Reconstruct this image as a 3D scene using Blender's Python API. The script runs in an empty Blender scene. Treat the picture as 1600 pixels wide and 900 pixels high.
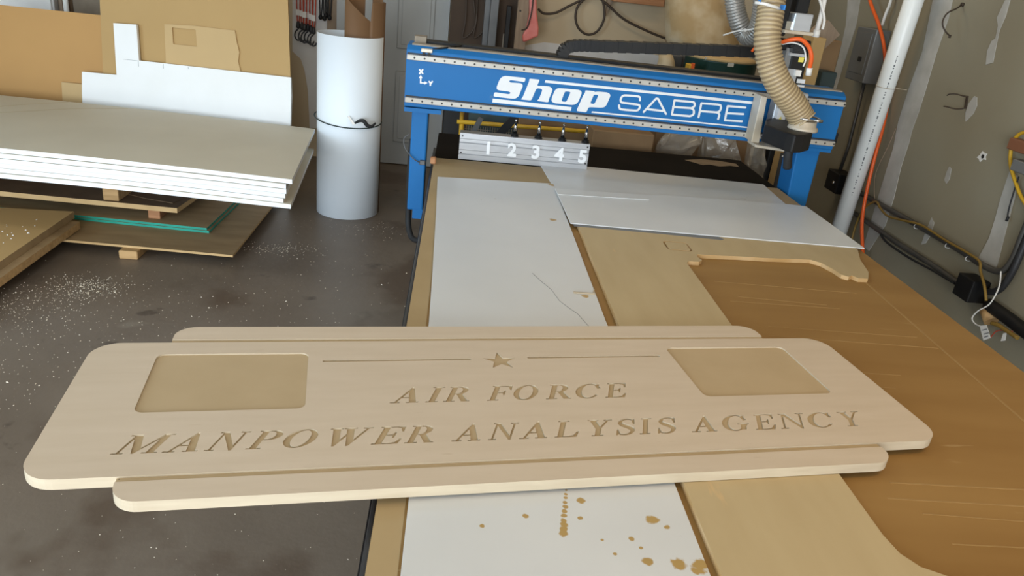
import bpy, bmesh, math, random
import numpy as np
from mathutils import Vector, Matrix

random.seed(7)
S = bpy.context.scene
COL = S.collection

# ------------------------------------------------------------------ camera
F_PX = 1181.62
CAM_H = 1.73
RM = np.array([[0.99322, 0.07354, 0.09003], [-0.05325, -0.4006, 0.9147], [0.10333, -0.9133, -0.39397]])
_u, _s, _v = np.linalg.svd(RM)
RM = _u @ _v                      # camera axes (right, down, forward) -> world
cd = bpy.data.cameras.new('camera')
cd.sensor_width = 36.0
cd.lens = F_PX / 1600 * 36
cd.clip_start = 0.02
cam = bpy.data.objects.new('camera', cd)
COL.objects.link(cam)
r_, d_, f_ = RM[:, 0], RM[:, 1], RM[:, 2]
cam.matrix_world = Matrix(((r_[0], -d_[0], -f_[0], 0), (r_[1], -d_[1], -f_[1], 0), (r_[2], -d_[2], -f_[2], CAM_H), (0, 0, 0, 1)))
S.camera = cam

# ------------------------------------------------------------------ light and exposure
S.view_settings.view_transform = 'Standard'
S.view_settings.look = 'None'
S.view_settings.gamma = 1.0
S.view_settings.exposure = 0.04
S.view_settings.use_curve_mapping = False
W = bpy.data.worlds.new('world')
S.world = W
W.use_nodes = True
bg = W.node_tree.nodes['Background']
bg.inputs[0].default_value = (0.80, 0.88, 1.0, 1)
bg.inputs[1].default_value = 0.9


def area(name, loc, target, sx, sy, power, col):
    l = bpy.data.lights.new(name, 'AREA')
    l.shape = 'RECTANGLE'
    l.size = sx
    l.size_y = sy
    l.energy = power
    l.color = col
    o = bpy.data.objects.new(name, l)
    COL.objects.link(o)
    o.location = loc
    dvec = Vector(target) - Vector(loc)
    o.rotation_euler = dvec.to_track_quat('-Z', 'Y').to_euler()
    return o


# daylight entering through the open roll-up door behind the camera
area('garage_door_daylight', (-1.3, -4.3, 1.35), (-0.9, 3.5, 1.1), 5.0, 2.6, 490, (0.86, 0.94, 1.0))
# cool fill light added at the left wall; no window is built there
area('side_fill_light', (-5.5, 0.4, 1.5), (0, 1.6, 0.9), 3.0, 1.8, 235, (0.53, 0.77, 1.0))
# added fill lights under the ceiling: warm on the right, cool over the sheet stack
for lx, ly, pw_, lc_ in ((1.6, 0.7, 13, (1.0, 0.56, 0.17)), (1.2, 4.8, 9, (1.0, 0.78, 0.50)), (-1.1, 3.1, 12, (0.90, 0.96, 1.0))):
    area('ceiling_fill_light', (lx, ly, 2.93), (lx, ly, 0), 1.2, 0.5, pw_, lc_)

# ------------------------------------------------------------------ helpers: points from sight lines onto real planes


def ray(px, py):
    return RM @ np.array([px - 800.0, py - 450.0, F_PX])


def AX(px, py, x):
    d = ray(px, py); d = d * (x / d[0]); return Vector((d[0], d[1], d[2] + CAM_H))


def AY(px, py, y):
    d = ray(px, py); d = d * (y / d[1]); return Vector((d[0], d[1], d[2] + CAM_H))


def AZ(px, py, z):
    d = ray(px, py); d = d * ((z - CAM_H) / d[2]); return Vector((d[0], d[1], d[2] + CAM_H))


def AP(px, py, p0, n):
    d = Vector(ray(px, py)); c = Vector((0, 0, CAM_H))
    t = (Vector(p0) - c).dot(n) / d.dot(n)
    return c + d * t


# ------------------------------------------------------------------ materials
MATS = {}


def mat(name, c1, c2=None, scale=6.0, rough=0.6, metal=0.0, stretch=(1, 1, 1), bump=0.0, bscale=60.0, spec=0.5,
        lo=0.35, hi=0.65, spots=None, speck=None, trans=0.0, alpha=1.0, coat=0.0, detail=4.0):
    m = bpy.data.materials.new(name)
    m.use_nodes = True
    nt = m.node_tree
    N, L = nt.nodes, nt.links
    p = N['Principled BSDF']
    p.inputs['Roughness'].default_value = rough
    p.inputs['Metallic'].default_value = metal
    p.inputs['Specular IOR Level'].default_value = spec
    p.inputs['Coat Weight'].default_value = coat
    p.inputs['Transmission Weight'].default_value = trans
    p.inputs['Alpha'].default_value = alpha
    p.inputs['Base Color'].default_value = (*c1, 1)
    tc = N.new('ShaderNodeTexCoord')
    mp = N.new('ShaderNodeMapping')
    mp.inputs['Scale'].default_value = stretch
    L.new(tc.outputs['Object'], mp.inputs[0])
    out = None
    if c2 is not None:
        nz = N.new('ShaderNodeTexNoise')
        nz.inputs['Scale'].default_value = scale
        nz.inputs['Detail'].default_value = detail
        L.new(mp.outputs[0], nz.inputs['Vector'])
        rp = N.new('ShaderNodeValToRGB')
        rp.color_ramp.elements[0].position = lo
        rp.color_ramp.elements[1].position = hi
        rp.color_ramp.elements[0].color = (*c1, 1)
        rp.color_ramp.elements[1].color = (*c2, 1)
        L.new(nz.outputs['Fac'], rp.inputs[0])
        out = rp.outputs[0]

    def mix(fac, col):
        nonlocal out
        mx = N.new('ShaderNodeMix')
        mx.data_type = 'RGBA'
        if out is None:
            mx.inputs['A'].default_value = (*c1, 1)
        else:
            L.new(out, mx.inputs['A'])
        mx.inputs['B'].default_value = (*col, 1)
        L.new(fac, mx.inputs['Factor'])
        out = mx.outputs['Result']

    if speck:                                     # (scale, threshold, colour)
        for sc, th, col in speck:
            n2 = N.new('ShaderNodeTexNoise')
            n2.inputs['Scale'].default_value = sc
            n2.inputs['Detail'].default_value = 5
            L.new(mp.outputs[0], n2.inputs['Vector'])
            r2 = N.new('ShaderNodeMapRange')
            r2.inputs['From Min'].default_value = th
            r2.inputs['From Max'].default_value = th + 0.05
            L.new(n2.outputs['Fac'], r2.inputs['Value'])
            mix(r2.outputs[0], col)
    if spots:                                     # stains: (x, y, z, radius, colour) in object space
        n3 = N.new('ShaderNodeTexNoise')
        n3.inputs['Scale'].default_value = 70
        L.new(tc.outputs['Object'], n3.inputs['Vector'])
        for x, y, z, r, col in spots:
            dn = N.new('ShaderNodeVectorMath')
            dn.operation = 'DISTANCE'
            L.new(tc.outputs['Object'], dn.inputs[0])
            dn.inputs[1].default_value = (x, y, z)
            ad = N.new('ShaderNodeMath')
            ad.operation = 'MULTIPLY_ADD'
            L.new(n3.outputs['Fac'], ad.inputs[0])
            ad.inputs[1].default_value = r * 1.6
            L.new(dn.outputs['Value'], ad.inputs[2])
            r2 = N.new('ShaderNodeMapRange')
            r2.inputs['From Min'].default_value = r * 1.85
            r2.inputs['From Max'].default_value = r * 1.55
            L.new(ad.outputs[0], r2.inputs['Value'])
            mix(r2.outputs[0], col)
    if out is not None:
        L.new(out, p.inputs['Base Color'])
    if bump:
        nb = N.new('ShaderNodeTexNoise')
        nb.inputs['Scale'].default_value = bscale
        nb.inputs['Detail'].default_value = 5
        L.new(mp.outputs[0], nb.inputs['Vector'])
        b = N.new('ShaderNodeBump')
        b.inputs['Strength'].default_value = bump
        b.inputs['Distance'].default_value = 0.01
        L.new(nb.outputs['Fac'], b.inputs['Height'])
        L.new(b.outputs[0], p.inputs['Normal'])
    MATS[name] = m
    return m


GLUE = (0.44, 0.29, 0.10)
mat('concrete', (0.135, 0.102, 0.074), (0.185, 0.146, 0.110), 1.6, 0.42, bump=0.12, bscale=25, lo=0.3, hi=0.7,
    speck=[(1.1, 0.56, (0.105, 0.072, 0.048)), (5.0, 0.66, (0.09, 0.066, 0.048)), (2.2, 0.66, (0.20, 0.165, 0.125))])
mat('drywall', (0.265, 0.23, 0.158), (0.295, 0.26, 0.18), 1.2, 0.85, bump=0.05)
mat('wall_tan', (0.50, 0.39, 0.25), (0.56, 0.45, 0.30), 0.9, 0.8, bump=0.05)
mat('joint_compound', (0.50, 0.48, 0.44), (0.40, 0.38, 0.34), 7, 0.85)
mat('white_paint', (0.70, 0.68, 0.66), (0.62, 0.59, 0.55), 3, 0.7)
mat('ceiling_white', (0.72, 0.68, 0.60), (0.66, 0.62, 0.54), 2, 0.9)
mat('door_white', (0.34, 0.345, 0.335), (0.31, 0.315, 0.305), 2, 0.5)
mat('maple', (0.63, 0.525, 0.405), (0.585, 0.48, 0.36), 5.0, 0.5, stretch=(1, 7, 1), lo=0.3, hi=0.75, spec=0.35,
    speck=[(16, 0.70, (0.57, 0.46, 0.34))])
mat('maple_edge', (0.52, 0.44, 0.32), (0.47, 0.39, 0.28), 9, 0.55, stretch=(1, 1, 8))
mat('mdf_core', (0.50, 0.38, 0.23), (0.47, 0.355, 0.21), 8, 0.7, spec=0.3)
mat('spoilboard_mdf', (0.335, 0.195, 0.064), (0.285, 0.158, 0.048), 3.2, 0.62, stretch=(0.5, 3.0, 1), lo=0.3, hi=0.72, spec=0.3,
    speck=[(9, 0.70, (0.40, 0.26, 0.11))])
mat('mdf_border', (0.43, 0.315, 0.165), (0.39, 0.28, 0.14), 4, 0.65, spec=0.3)
mat('bare_tan', (0.24, 0.165, 0.095), (0.17, 0.115, 0.065), 12, 0.8)
mat('scuff', (0.50, 0.42, 0.26), (0.56, 0.48, 0.32), 12, 0.8)
mat('tool_mark', (0.365, 0.225, 0.082), (0.34, 0.205, 0.072), 8, 0.7)
mat('plywood_offcut', (0.52, 0.41, 0.235), (0.47, 0.36, 0.20), 4, 0.6, stretch=(3.5, 0.7, 1), lo=0.3, hi=0.75, spec=0.35,
    speck=[(7, 0.70, (0.58, 0.42, 0.22))])
mat('offcut_edge', (0.48, 0.30, 0.12), (0.60, 0.42, 0.22), 10, 0.7)
mat('white_foam', (0.85, 0.85, 0.84), (0.82, 0.82, 0.80), 3, 0.6)
mat('foam_edge', (0.88, 0.90, 0.92), (0.85, 0.87, 0.89), 5, 0.7)
mat('kraft_face', (0.64, 0.59, 0.475), (0.60, 0.55, 0.44), 2, 0.6, speck=[(3.0, 0.72, (0.58, 0.53, 0.44))])
mat('roll_white', (0.84, 0.90, 0.95), (0.82, 0.88, 0.93), 2, 0.5)
mat('brown_sheet', (0.19, 0.100, 0.045), (0.165, 0.086, 0.038), 3, 0.6)
mat('cardboard', (0.46, 0.295, 0.118), (0.44, 0.28, 0.11), 2.0, 0.75)
mat('cardboard_orange', (0.49, 0.275, 0.095), (0.46, 0.255, 0.088), 1.6, 0.75)
mat('cardboard_pale', (0.54, 0.37, 0.175), (0.51, 0.35, 0.165), 3, 0.75)
mat('cardboard_dark', (0.25, 0.15, 0.07), (0.19, 0.11, 0.05), 3, 0.8)
mat('board_brown', (0.37, 0.25, 0.125), (0.29, 0.19, 0.09), 3, 0.7, stretch=(1, 4, 1))
mat('board_dark', (0.14, 0.085, 0.045), (0.10, 0.06, 0.03), 5, 0.75)
mat('board_edge', (0.62, 0.42, 0.20), (0.52, 0.34, 0.15), 6, 0.7)
mat('lumber', (0.55, 0.34, 0.15), (0.42, 0.25, 0.10), 5, 0.7, stretch=(1, 9, 9))
mat('lumber_red', (0.42, 0.20, 0.09), (0.34, 0.15, 0.06), 5, 0.7, stretch=(1, 9, 9))
mat('stud_wood', (0.30, 0.22, 0.15), (0.24, 0.17, 0.115), 5, 0.8, stretch=(9, 9, 1))
mat('green_edge', (0.02, 0.36, 0.27), (0.015, 0.30, 0.22), 10, 0.6)
mat('blue_paint', (0.012, 0.135, 0.37), (0.011, 0.125, 0.34), 3, 0.5, spec=0.2, speck=[(11, 0.73, (0.10, 0.18, 0.30))])
mat('white_decal', (0.72, 0.74, 0.76), (0.66, 0.67, 0.68), 5, 0.5)
mat('rail_steel', (0.36, 0.33, 0.28), (0.44, 0.42, 0.38), 5, 0.45, metal=0.15)
mat('dusty_top', (0.28, 0.235, 0.18), (0.22, 0.18, 0.135), 6, 0.9)
mat('black_plastic', (0.009, 0.009, 0.010), (0.016, 0.015, 0.014), 7, 0.5, spec=0.22)
mat('black_rubber', (0.012, 0.012, 0.013), None, rough=0.7)
mat('bolt_dark', (0.02, 0.018, 0.016), None, rough=0.6)
mat('deck_black', (0.007, 0.005, 0.004), (0.011, 0.008, 0.006), 5, 0.8, spec=0.08, speck=[(3, 0.72, (0.035, 0.025, 0.017))])
mat('frame_black', (0.022, 0.022, 0.025), (0.03, 0.03, 0.03), 4, 0.45)
mat('aluminium', (0.52, 0.53, 0.55), (0.45, 0.46, 0.48), 5, 0.32, metal=0.35, stretch=(0.4, 6, 6))
mat('dusty_aluminium', (0.50, 0.42, 0.31), (0.60, 0.55, 0.47), 7, 0.5, metal=0.25)
mat('chrome', (0.62, 0.62, 0.63), None, rough=0.2, metal=1.0)
mat('hose_tan', (0.48, 0.37, 0.215), (0.40, 0.30, 0.17), 8, 0.4)
mat('hose_rib', (0.30, 0.22, 0.12), (0.25, 0.18, 0.10), 8, 0.5)
mat('hose_grey', (0.34, 0.32, 0.29), (0.44, 0.42, 0.39), 9, 0.35, metal=0.4)
mat('orange_cable', (0.85, 0.13, 0.02), (0.78, 0.11, 0.015), 6, 0.45)
mat('pvc_white', (0.93, 0.95, 0.93), (0.90, 0.92, 0.90), 3, 0.35)
mat('print_grey', (0.16, 0.17, 0.18), None, rough=0.6)
mat('conduit_grey', (0.085, 0.08, 0.072), (0.12, 0.115, 0.105), 5, 0.45, metal=0.4)
mat('panel_grey', (0.14, 0.14, 0.135), (0.12, 0.12, 0.115), 3, 0.45, metal=0.2)
mat('panel_side_grey', (0.22, 0.22, 0.215), (0.20, 0.20, 0.195), 3, 0.45, metal=0.2)
mat('yellow_cable', (0.27, 0.165, 0.03), (0.22, 0.13, 0.025), 6, 0.5)
mat('yellow_paint', (0.62, 0.36, 0.02), (0.55, 0.31, 0.02), 6, 0.5)
mat('red_cord', (0.50, 0.07, 0.035), (0.42, 0.06, 0.03), 30, 0.7)
mat('tag_white', (0.78, 0.76, 0.72), None, rough=0.7)
mat('pink_plastic', (0.62, 0.13, 0.10), (0.72, 0.22, 0.18), 9, 0.35)
mat('dark_brown', (0.060, 0.036, 0.020), (0.045, 0.026, 0.015), 4, 0.8)
mat('cord_brown', (0.05, 0.032, 0.02), None, rough=0.6)
mat('grey_metal', (0.085, 0.088, 0.09), (0.13, 0.13, 0.13), 6, 0.5, metal=0.3)
mat('bag_cloth', (0.58, 0.47, 0.31), (0.42, 0.29, 0.14), 4, 0.85, bump=0.5, bscale=9, lo=0.42, hi=0.62)
mat('green_drum', (0.006, 0.035, 0.028), (0.008, 0.042, 0.034), 4, 0.35)
mat('clear_bag', (0.36, 0.31, 0.25), (0.46, 0.41, 0.34), 9, 0.12, bump=0.6, bscale=20, alpha=0.42, spec=0.9)
mat('grey_sheet', (0.54, 0.545, 0.535), (0.60, 0.605, 0.595), 2, 0.45)
mat('dust', (0.62, 0.53, 0.40), (0.75, 0.68, 0.56), 30, 0.9)
mat('copper', (0.25, 0.10, 0.05), None, rough=0.5)
mat('label_yellow', (0.70, 0.60, 0.10), None, rough=0.6)
mat('blue_tape', (0.03, 0.22, 0.62), None, rough=0.5)
mat('teal_dark', (0.03, 0.05, 0.05), None, rough=0.6)

# ------------------------------------------------------------------ mesh builder
WM = {}


class MB:
    def __init__(self):
        self.b = bmesh.new()
        self.mi = 0

    def _v(self, p):
        return self.b.verts.new(Vector(p))

    def face(self, vs, smooth=False):
        try:
            f = self.b.faces.new(vs)
        except ValueError:
            return None
        f.material_index = self.mi
        f.smooth = smooth
        return f

    def box(self, lo, hi, M=None):
        x0, y0, z0 = lo
        x1, y1, z1 = hi
        P = [Vector(p) for p in ((x0, y0, z0), (x1, y0, z0), (x1, y1, z0), (x0, y1, z0), (x0, y0, z1), (x1, y0, z1), (x1, y1, z1), (x0, y1, z1))]
        if M is not None:
            P = [M @ p for p in P]
        v = [self._v(p) for p in P]
        for q in ((3, 2, 1, 0), (4, 5, 6, 7), (0, 1, 5, 4), (1, 2, 6, 5), (2, 3, 7, 6), (3, 0, 4, 7)):
            self.face([v[i] for i in q])
        return self

    def bar(self, p, q, w, h, up=(0, 0, 1)):
        p, q = Vector(p), Vector(q)
        d = (q - p)
        L = d.length
        d.normalize()
        s = d.cross(Vector(up))
        if s.length < 1e-4:
            s = d.cross(Vector((1, 0, 0)))
        s.normalize()
        u = s.cross(d)
        M = Matrix(((s.x, d.x, u.x, p.x), (s.y, d.y, u.y, p.y), (s.z, d.z, u.z, p.z), (0, 0, 0, 1)))
        return self.box((-w / 2, 0, -h / 2), (w / 2, L, h / 2), M)

    def poly(self, pts, off):
        """closed outline of 3D points pushed along off; outline face ends up split into triangles if concave"""
        off = Vector(off)
        a = [self._v(p) for p in pts]
        c = [self._v(Vector(p) + off) for p in pts]
        n = len(a)
        f1 = self.face(a[::-1])
        f2 = self.face(c)
        for i in range(n):
            self.face([a[i], a[(i + 1) % n], c[(i + 1) % n], c[i]])
        return self

    def tube(self, path, r, n=10, cap=True, closed=False, smooth=True):
        P = [Vector(p) for p in path]
        m = len(P)
        rs = r if isinstance(r, (list, tuple)) else [r] * m
        rings = []
        prev = None
        for i in range(m):
            if closed:
                t = P[(i + 1) % m] - P[i - 1]
            else:
                t = P[min(i + 1, m - 1)] - P[max(i - 1, 0)]
            if t.length < 1e-9:
                t = Vector((0, 0, 1))
            t.normalize()
            if prev is None:
                a = t.cross(Vector((0, 0, 1)))
                if a.length < 0.05:
                    a = t.cross(Vector((0, 1, 0)))
            else:
                a = prev - t * prev.dot(t)
            a.normalize()
            prev = a
            b = t.cross(a)
            rings.append([self._v(P[i] + (a * math.cos(2 * math.pi * k / n) + b * math.sin(2 * math.pi * k / n)) * rs[i]) for k in range(n)])
        for i in range(m if closed else m - 1):
            A, B = rings[i], rings[(i + 1) % m]
            for k in range(n):
                self.face([A[k], A[(k + 1) % n], B[(k + 1) % n], B[k]], smooth)
        if cap and not closed:
            self.face(rings[0][::-1])
            self.face(rings[-1])
        return self

    def lathe(self, prof, base, n=24, axis=(0, 0, 1), smooth=True):
        ax = Vector(axis).normalized()
        a = ax.orthogonal().normalized()
        b = ax.cross(a)
        base = Vector(base)
        rings = []
        for r, h in prof:
            rings.append([self._v(base + ax * h + (a * math.cos(2 * math.pi * k / n) + b * math.sin(2 * math.pi * k / n)) * max(r, 1e-4)) for k in range(n)])
        for A, B in zip(rings, rings[1:]):
            for k in range(n):
                self.face([A[k], A[(k + 1) % n], B[(k + 1) % n], B[k]], smooth)
        self.face(rings[0][::-1])
        self.face(rings[-1])
        return self

    def bevel(self, w, seg=2, ang=40):
        bmesh.ops.recalc_face_normals(self.b, faces=self.b.faces)
        es = [e for e in self.b.edges if len(e.link_faces) == 2 and e.calc_face_angle(0) > math.radians(ang)]
        bmesh.ops.bevel(self.b, geom=es, offset=w, segments=seg, affect='EDGES', profile=0.5, clamp_overlap=True)
        return self


def finish(mb, name, mats, world, parent=None, local=False):
    """world = matrix of the object the mesh will sit in"""
    b = mb.b
    bmesh.ops.recalc_face_normals(b, faces=b.faces)
    if not local:
        bmesh.ops.transform(b, matrix=world.inverted(), verts=b.verts)
    big = [f for f in b.faces if len(f.verts) > 4]
    if big:
        bmesh.ops.triangulate(b, faces=big)
    me = bpy.data.meshes.new(name)
    b.to_mesh(me)
    b.free()
    ms = mats if isinstance(mats, (list, tuple)) else [mats]
    for m in ms:
        me.materials.append(MATS[m])
    o = bpy.data.objects.new(name, me)
    COL.objects.link(o)
    if parent is not None:
        o.parent = parent
    return o


def tagit(o, label, cat, group=None, kind=None):
    if label:
        o['label'] = label
    if cat:
        o['category'] = cat
    if group:
        o['group'] = group
    if kind:
        o['kind'] = kind
    return o


def root(name, label, cat, loc=(0, 0, 0), rz=0.0, group=None):
    o = bpy.data.objects.new(name, None)
    o.empty_display_size = 0.05
    COL.objects.link(o)
    o.location = loc
    o.rotation_euler = (0, 0, rz)
    WM[o] = Matrix.Translation(Vector(loc)) @ Matrix.Rotation(rz, 4, 'Z')
    return tagit(o, label, cat, group)


def part(mb, name, mats, parent, local=False, label=None):
    w = WM[parent]
    o = finish(mb, name, mats, w, parent, local)
    WM[o] = w.copy()
    if label:
        o['label'] = label
    return o


def solo(mb, name, mats, label=None, cat=None, group=None, kind=None):
    zs = [v.co for v in mb.b.verts]
    lo = Vector((min(v.x for v in zs), min(v.y for v in zs), min(v.z for v in zs)))
    hi = Vector((max(v.x for v in zs), max(v.y for v in zs), max(v.z for v in zs)))
    c = Vector(((lo.x + hi.x) / 2, (lo.y + hi.y) / 2, lo.z))
    w = Matrix.Translation(c)
    o = finish(mb, name, mats, w)
    o.location = c
    WM[o] = w
    return tagit(o, label, cat, group, kind)


def copy_tree(o, parent=None, off=None):
    c = o.copy()
    COL.objects.link(c)
    if parent is not None:
        c.parent = parent
    if off is not None:
        c.location = o.location + Vector(off)
    for ch in list(o.children):
        copy_tree(ch, c)
    return c


def rrect(x0, y0, x1, y1, r, n=8):
    pts = []
    for cx, cy, a0 in ((x1 - r, y1 - r, 0), (x0 + r, y1 - r, 90), (x0 + r, y0 + r, 180), (x1 - r, y0 + r, 270)):
        for k in range(n + 1):
            a = math.radians(a0 + 90 * k / n)
            pts.append((cx + r * math.cos(a), cy + r * math.sin(a)))
    return pts


def spline(P, n=8, closed=False):
    P = [Vector(p) for p in P]
    m = len(P)
    out = []
    for i in range(m if closed else m - 1):
        if closed:
            p0, p1, p2, p3 = P[i - 1], P[i], P[(i + 1) % m], P[(i + 2) % m]
        else:
            p0, p1, p2, p3 = P[max(i - 1, 0)], P[i], P[i + 1], P[min(i + 2, m - 1)]
        for k in range(n):
            t = k / n
            out.append(0.5 * ((2 * p1) + (p2 - p0) * t + (2 * p0 - 5 * p1 + 4 * p2 - p3) * t * t + (3 * p1 - p0 - 3 * p2 + p3) * t ** 3))
    if not closed:
        out.append(P[-1])
    return out


# ------------------------------------------------------------------ outlines from distance fields (letters)
def sd_poly(pts):
    P = np.array(pts, float)

    def f(x, y):
        d = np.full(x.shape, 1e9)
        s = np.ones(x.shape)
        n = len(P)
        j = n - 1
        for i in range(n):
            ex, ey = P[j] - P[i]
            wx, wy = x - P[i][0], y - P[i][1]
            t = np.clip((wx * ex + wy * ey) / max(ex * ex + ey * ey, 1e-12), 0, 1)
            d = np.minimum(d, (wx - ex * t) ** 2 + (wy - ey * t) ** 2)
            c1 = y >= P[i][1]
            c2 = y < P[j][1]
            c3 = ex * wy > ey * wx
            fl = (c1 & c2 & c3) | (~c1 & ~c2 & ~c3)
            s = np.where(fl, -s, s)
            j = i
        return s * np.sqrt(d)
    return f


def sd_rect(x0, y0, x1, y1):
    return sd_poly([(x0, y0), (x1, y0), (x1, y1), (x0, y1)])


def sd_cap(a, b, r):
    def f(x, y):
        ex, ey = b[0] - a[0], b[1] - a[1]
        wx, wy = x - a[0], y - a[1]
        t = np.clip((wx * ex + wy * ey) / max(ex * ex + ey * ey, 1e-12), 0, 1)
        return np.hypot(wx - ex * t, wy - ey * t) - r
    return f


def sd_ell(cx, cy, a, b):
    def f(x, y):
        k = np.sqrt(((x - cx) / a) ** 2 + ((y - cy) / b) ** 2)
        return (k - 1) * min(a, b)
    return f


def U(*fs):
    def f(x, y):
        r = fs[0](x, y)
        for g in fs[1:]:
            r = np.minimum(r, g(x, y))
        return r
    return f


def D(a, b):
    return lambda x, y: np.maximum(a(x, y), -b(x, y))


def I(a, b):
    return lambda x, y: np.maximum(a(x, y), b(x, y))


def sd_stroke(pts, rad):
    fs = []
    for i in range(len(pts) - 1):
        r0 = rad[i] if isinstance(rad, (list, tuple)) else rad
        fs.append(sd_cap(pts[i], pts[i + 1], r0))
    return U(*fs)


def rdp(P, tol):
    if len(P) < 3:
        return P
    a, b = np.array(P[0]), np.array(P[-1])
    ab = b - a
    L = np.hypot(*ab)
    Q = np.array(P)
    if L < 1e-9:
        d = np.hypot(*(Q - a).T)
    else:
        d = np.abs((Q[:, 0] - a[0]) * ab[1] - (Q[:, 1] - a[1]) * ab[0]) / L
    i = int(d.argmax())
    if d[i] < tol:
        return [P[0], P[-1]]
    return rdp(P[:i + 1], tol)[:-1] + rdp(P[i:], tol)


def contours(f, x0, y0, x1, y1, step, tol):
    xs = np.arange(x0, x1 + step, step)
    ys = np.arange(y0, y1 + step, step)
    X, Y = np.meshgrid(xs, ys)
    Fv = f(X, Y)
    Fv = np.where(np.abs(Fv) < 1e-9, 1e-9, Fv)
    ins = Fv < 0
    idx = ins[:-1, :-1] * 1 + ins[:-1, 1:] * 2 + ins[1:, 1:] * 4 + ins[1:, :-1] * 8
    nxt = {}

    def ept(e):
        k, j, i = e
        if k == 'h':
            a, b = Fv[j, i], Fv[j, i + 1]
            t = a / (a - b)
            return (xs[i] + t * step, ys[j])
        a, b = Fv[j, i], Fv[j + 1, i]
        t = a / (a - b)
        return (xs[i], ys[j] + t * step)
    T = {1: [('L', 'B')], 2: [('B', 'R')], 3: [('L', 'R')], 4: [('R', 'T')], 5: [('L', 'T'), ('R', 'B')], 6: [('B', 'T')], 7: [('L', 'T')],
         8: [('T', 'L')], 9: [('T', 'B')], 10: [('T', 'R'), ('B', 'L')], 11: [('T', 'R')], 12: [('R', 'L')], 13: [('R', 'B')], 14: [('B', 'L')]}
    for j, i in zip(*np.nonzero((idx > 0) & (idx < 15))):
        E = dict(B=('h', j, i), T=('h', j + 1, i), L=('v', j, i), R=('v', j, i + 1))
        for a, b in T[int(idx[j, i])]:
            nxt[E[a]] = E[b]
    out = []
    while nxt:
        st = next(iter(nxt))
        loop = [st]
        cur = nxt.pop(st)
        while cur != st and cur in nxt:
            loop.append(cur)
            cur = nxt.pop(cur)
        if len(loop) > 5:
            P = [ept(e) for e in loop]
            h = len(P) // 2
            Q = rdp(P[:h + 1], tol)[:-1] + rdp(P[h:] + [P[0]], tol)[:-1]
            if len(Q) > 2:
                out.append(Q)
    return out


def fill_mesh(loops, z0, z1, bev=0.0):
    """flat outlines with holes (even-odd) -> temporary mesh between z0 and z1"""
    cu = bpy.data.curves.new('tmp', 'CURVE')
    cu.dimensions = '2D'
    cu.fill_mode = 'BOTH'
    cu.extrude = (z1 - z0) / 2 - bev
    cu.bevel_depth = bev
    cu.bevel_resolution = 1
    cu.offset = -bev
    for lp in loops:
        sp = cu.splines.new('POLY')
        sp.points.add(len(lp) - 1)
        for q, (x, y) in zip(sp.points, lp):
            q.co = (x, y, 0, 1)
        sp.use_cyclic_u = True
    o = bpy.data.objects.new('tmp', cu)
    COL.objects.link(o)
    dg = bpy.context.evaluated_depsgraph_get()
    dg.update()
    me = bpy.data.meshes.new_from_object(o.evaluated_get(dg))
    bpy.data.objects.remove(o)
    bpy.data.curves.remove(cu)
    mb = MB()
    mb.b.from_mesh(me)
    bpy.data.meshes.remove(me)
    for f in mb.b.faces:
        f.material_index = 0
        f.smooth = False
    bmesh.ops.translate(mb.b, verts=mb.b.verts, vec=(0, 0, (z0 + z1) / 2))
    bmesh.ops.remove_doubles(mb.b, verts=mb.b.verts, dist=1e-6)
    return mb


def text_mesh(body, size, depth, M, bold=0.0):
    cu = bpy.data.curves.new('tmp', 'FONT')
    cu.body = body
    cu.size = size
    cu.extrude = depth / 2
    cu.offset = bold
    cu.align_x = 'CENTER'
    o = bpy.data.objects.new('tmp', cu)
    COL.objects.link(o)
    dg = bpy.context.evaluated_depsgraph_get()
    dg.update()
    me = bpy.data.meshes.new_from_object(o.evaluated_get(dg))
    bpy.data.objects.remove(o)
    bpy.data.curves.remove(cu)
    mb = MB()
    mb.b.from_mesh(me)
    bpy.data.meshes.remove(me)
    for f in mb.b.faces:
        f.material_index = 0
        f.smooth = False
    bmesh.ops.transform(mb.b, matrix=M, verts=mb.b.verts)
    return mb


# serif capitals, cap height 1
def sb(x0, x1):
    return sd_rect(x0, 0, x1, 0.045)


def stp(x0, x1):
    return sd_rect(x0, 0.955, x1, 1)


def g_bowl(cx=0.40, a=0.36):
    outer = I(sd_ell(cx, 0.735, a, 0.265), sd_rect(0.2, 0.4, 2, 1.1))
    top = sd_rect(0.2, 0.47, cx, 1.0)
    inner = U(I(sd_ell(cx - 0.02, 0.737, a - 0.17, 0.215), sd_rect(0.29, 0.3, 2, 1.1)), sd_rect(0.29, 0.522, cx - 0.02, 0.952))
    return D(U(outer, top), inner)


def g_F():
    return U(sd_rect(.11, 0, .30, 1), stp(0, .82), sb(0, .44), sd_poly([(.5, .97), (.82, 1), (.84, .70), (.80, .70), (.72, .90)]),
             sd_rect(.29, .49, .58, .54), sd_poly([(.48, .515), (.56, .57), (.585, .67), (.615, .67), (.615, .35), (.585, .35), (.56, .46)]))


def g_ring():
    return D(sd_ell(.5, .5, .5, .52), sd_ell(.55, .5, .33, .475))


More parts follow.
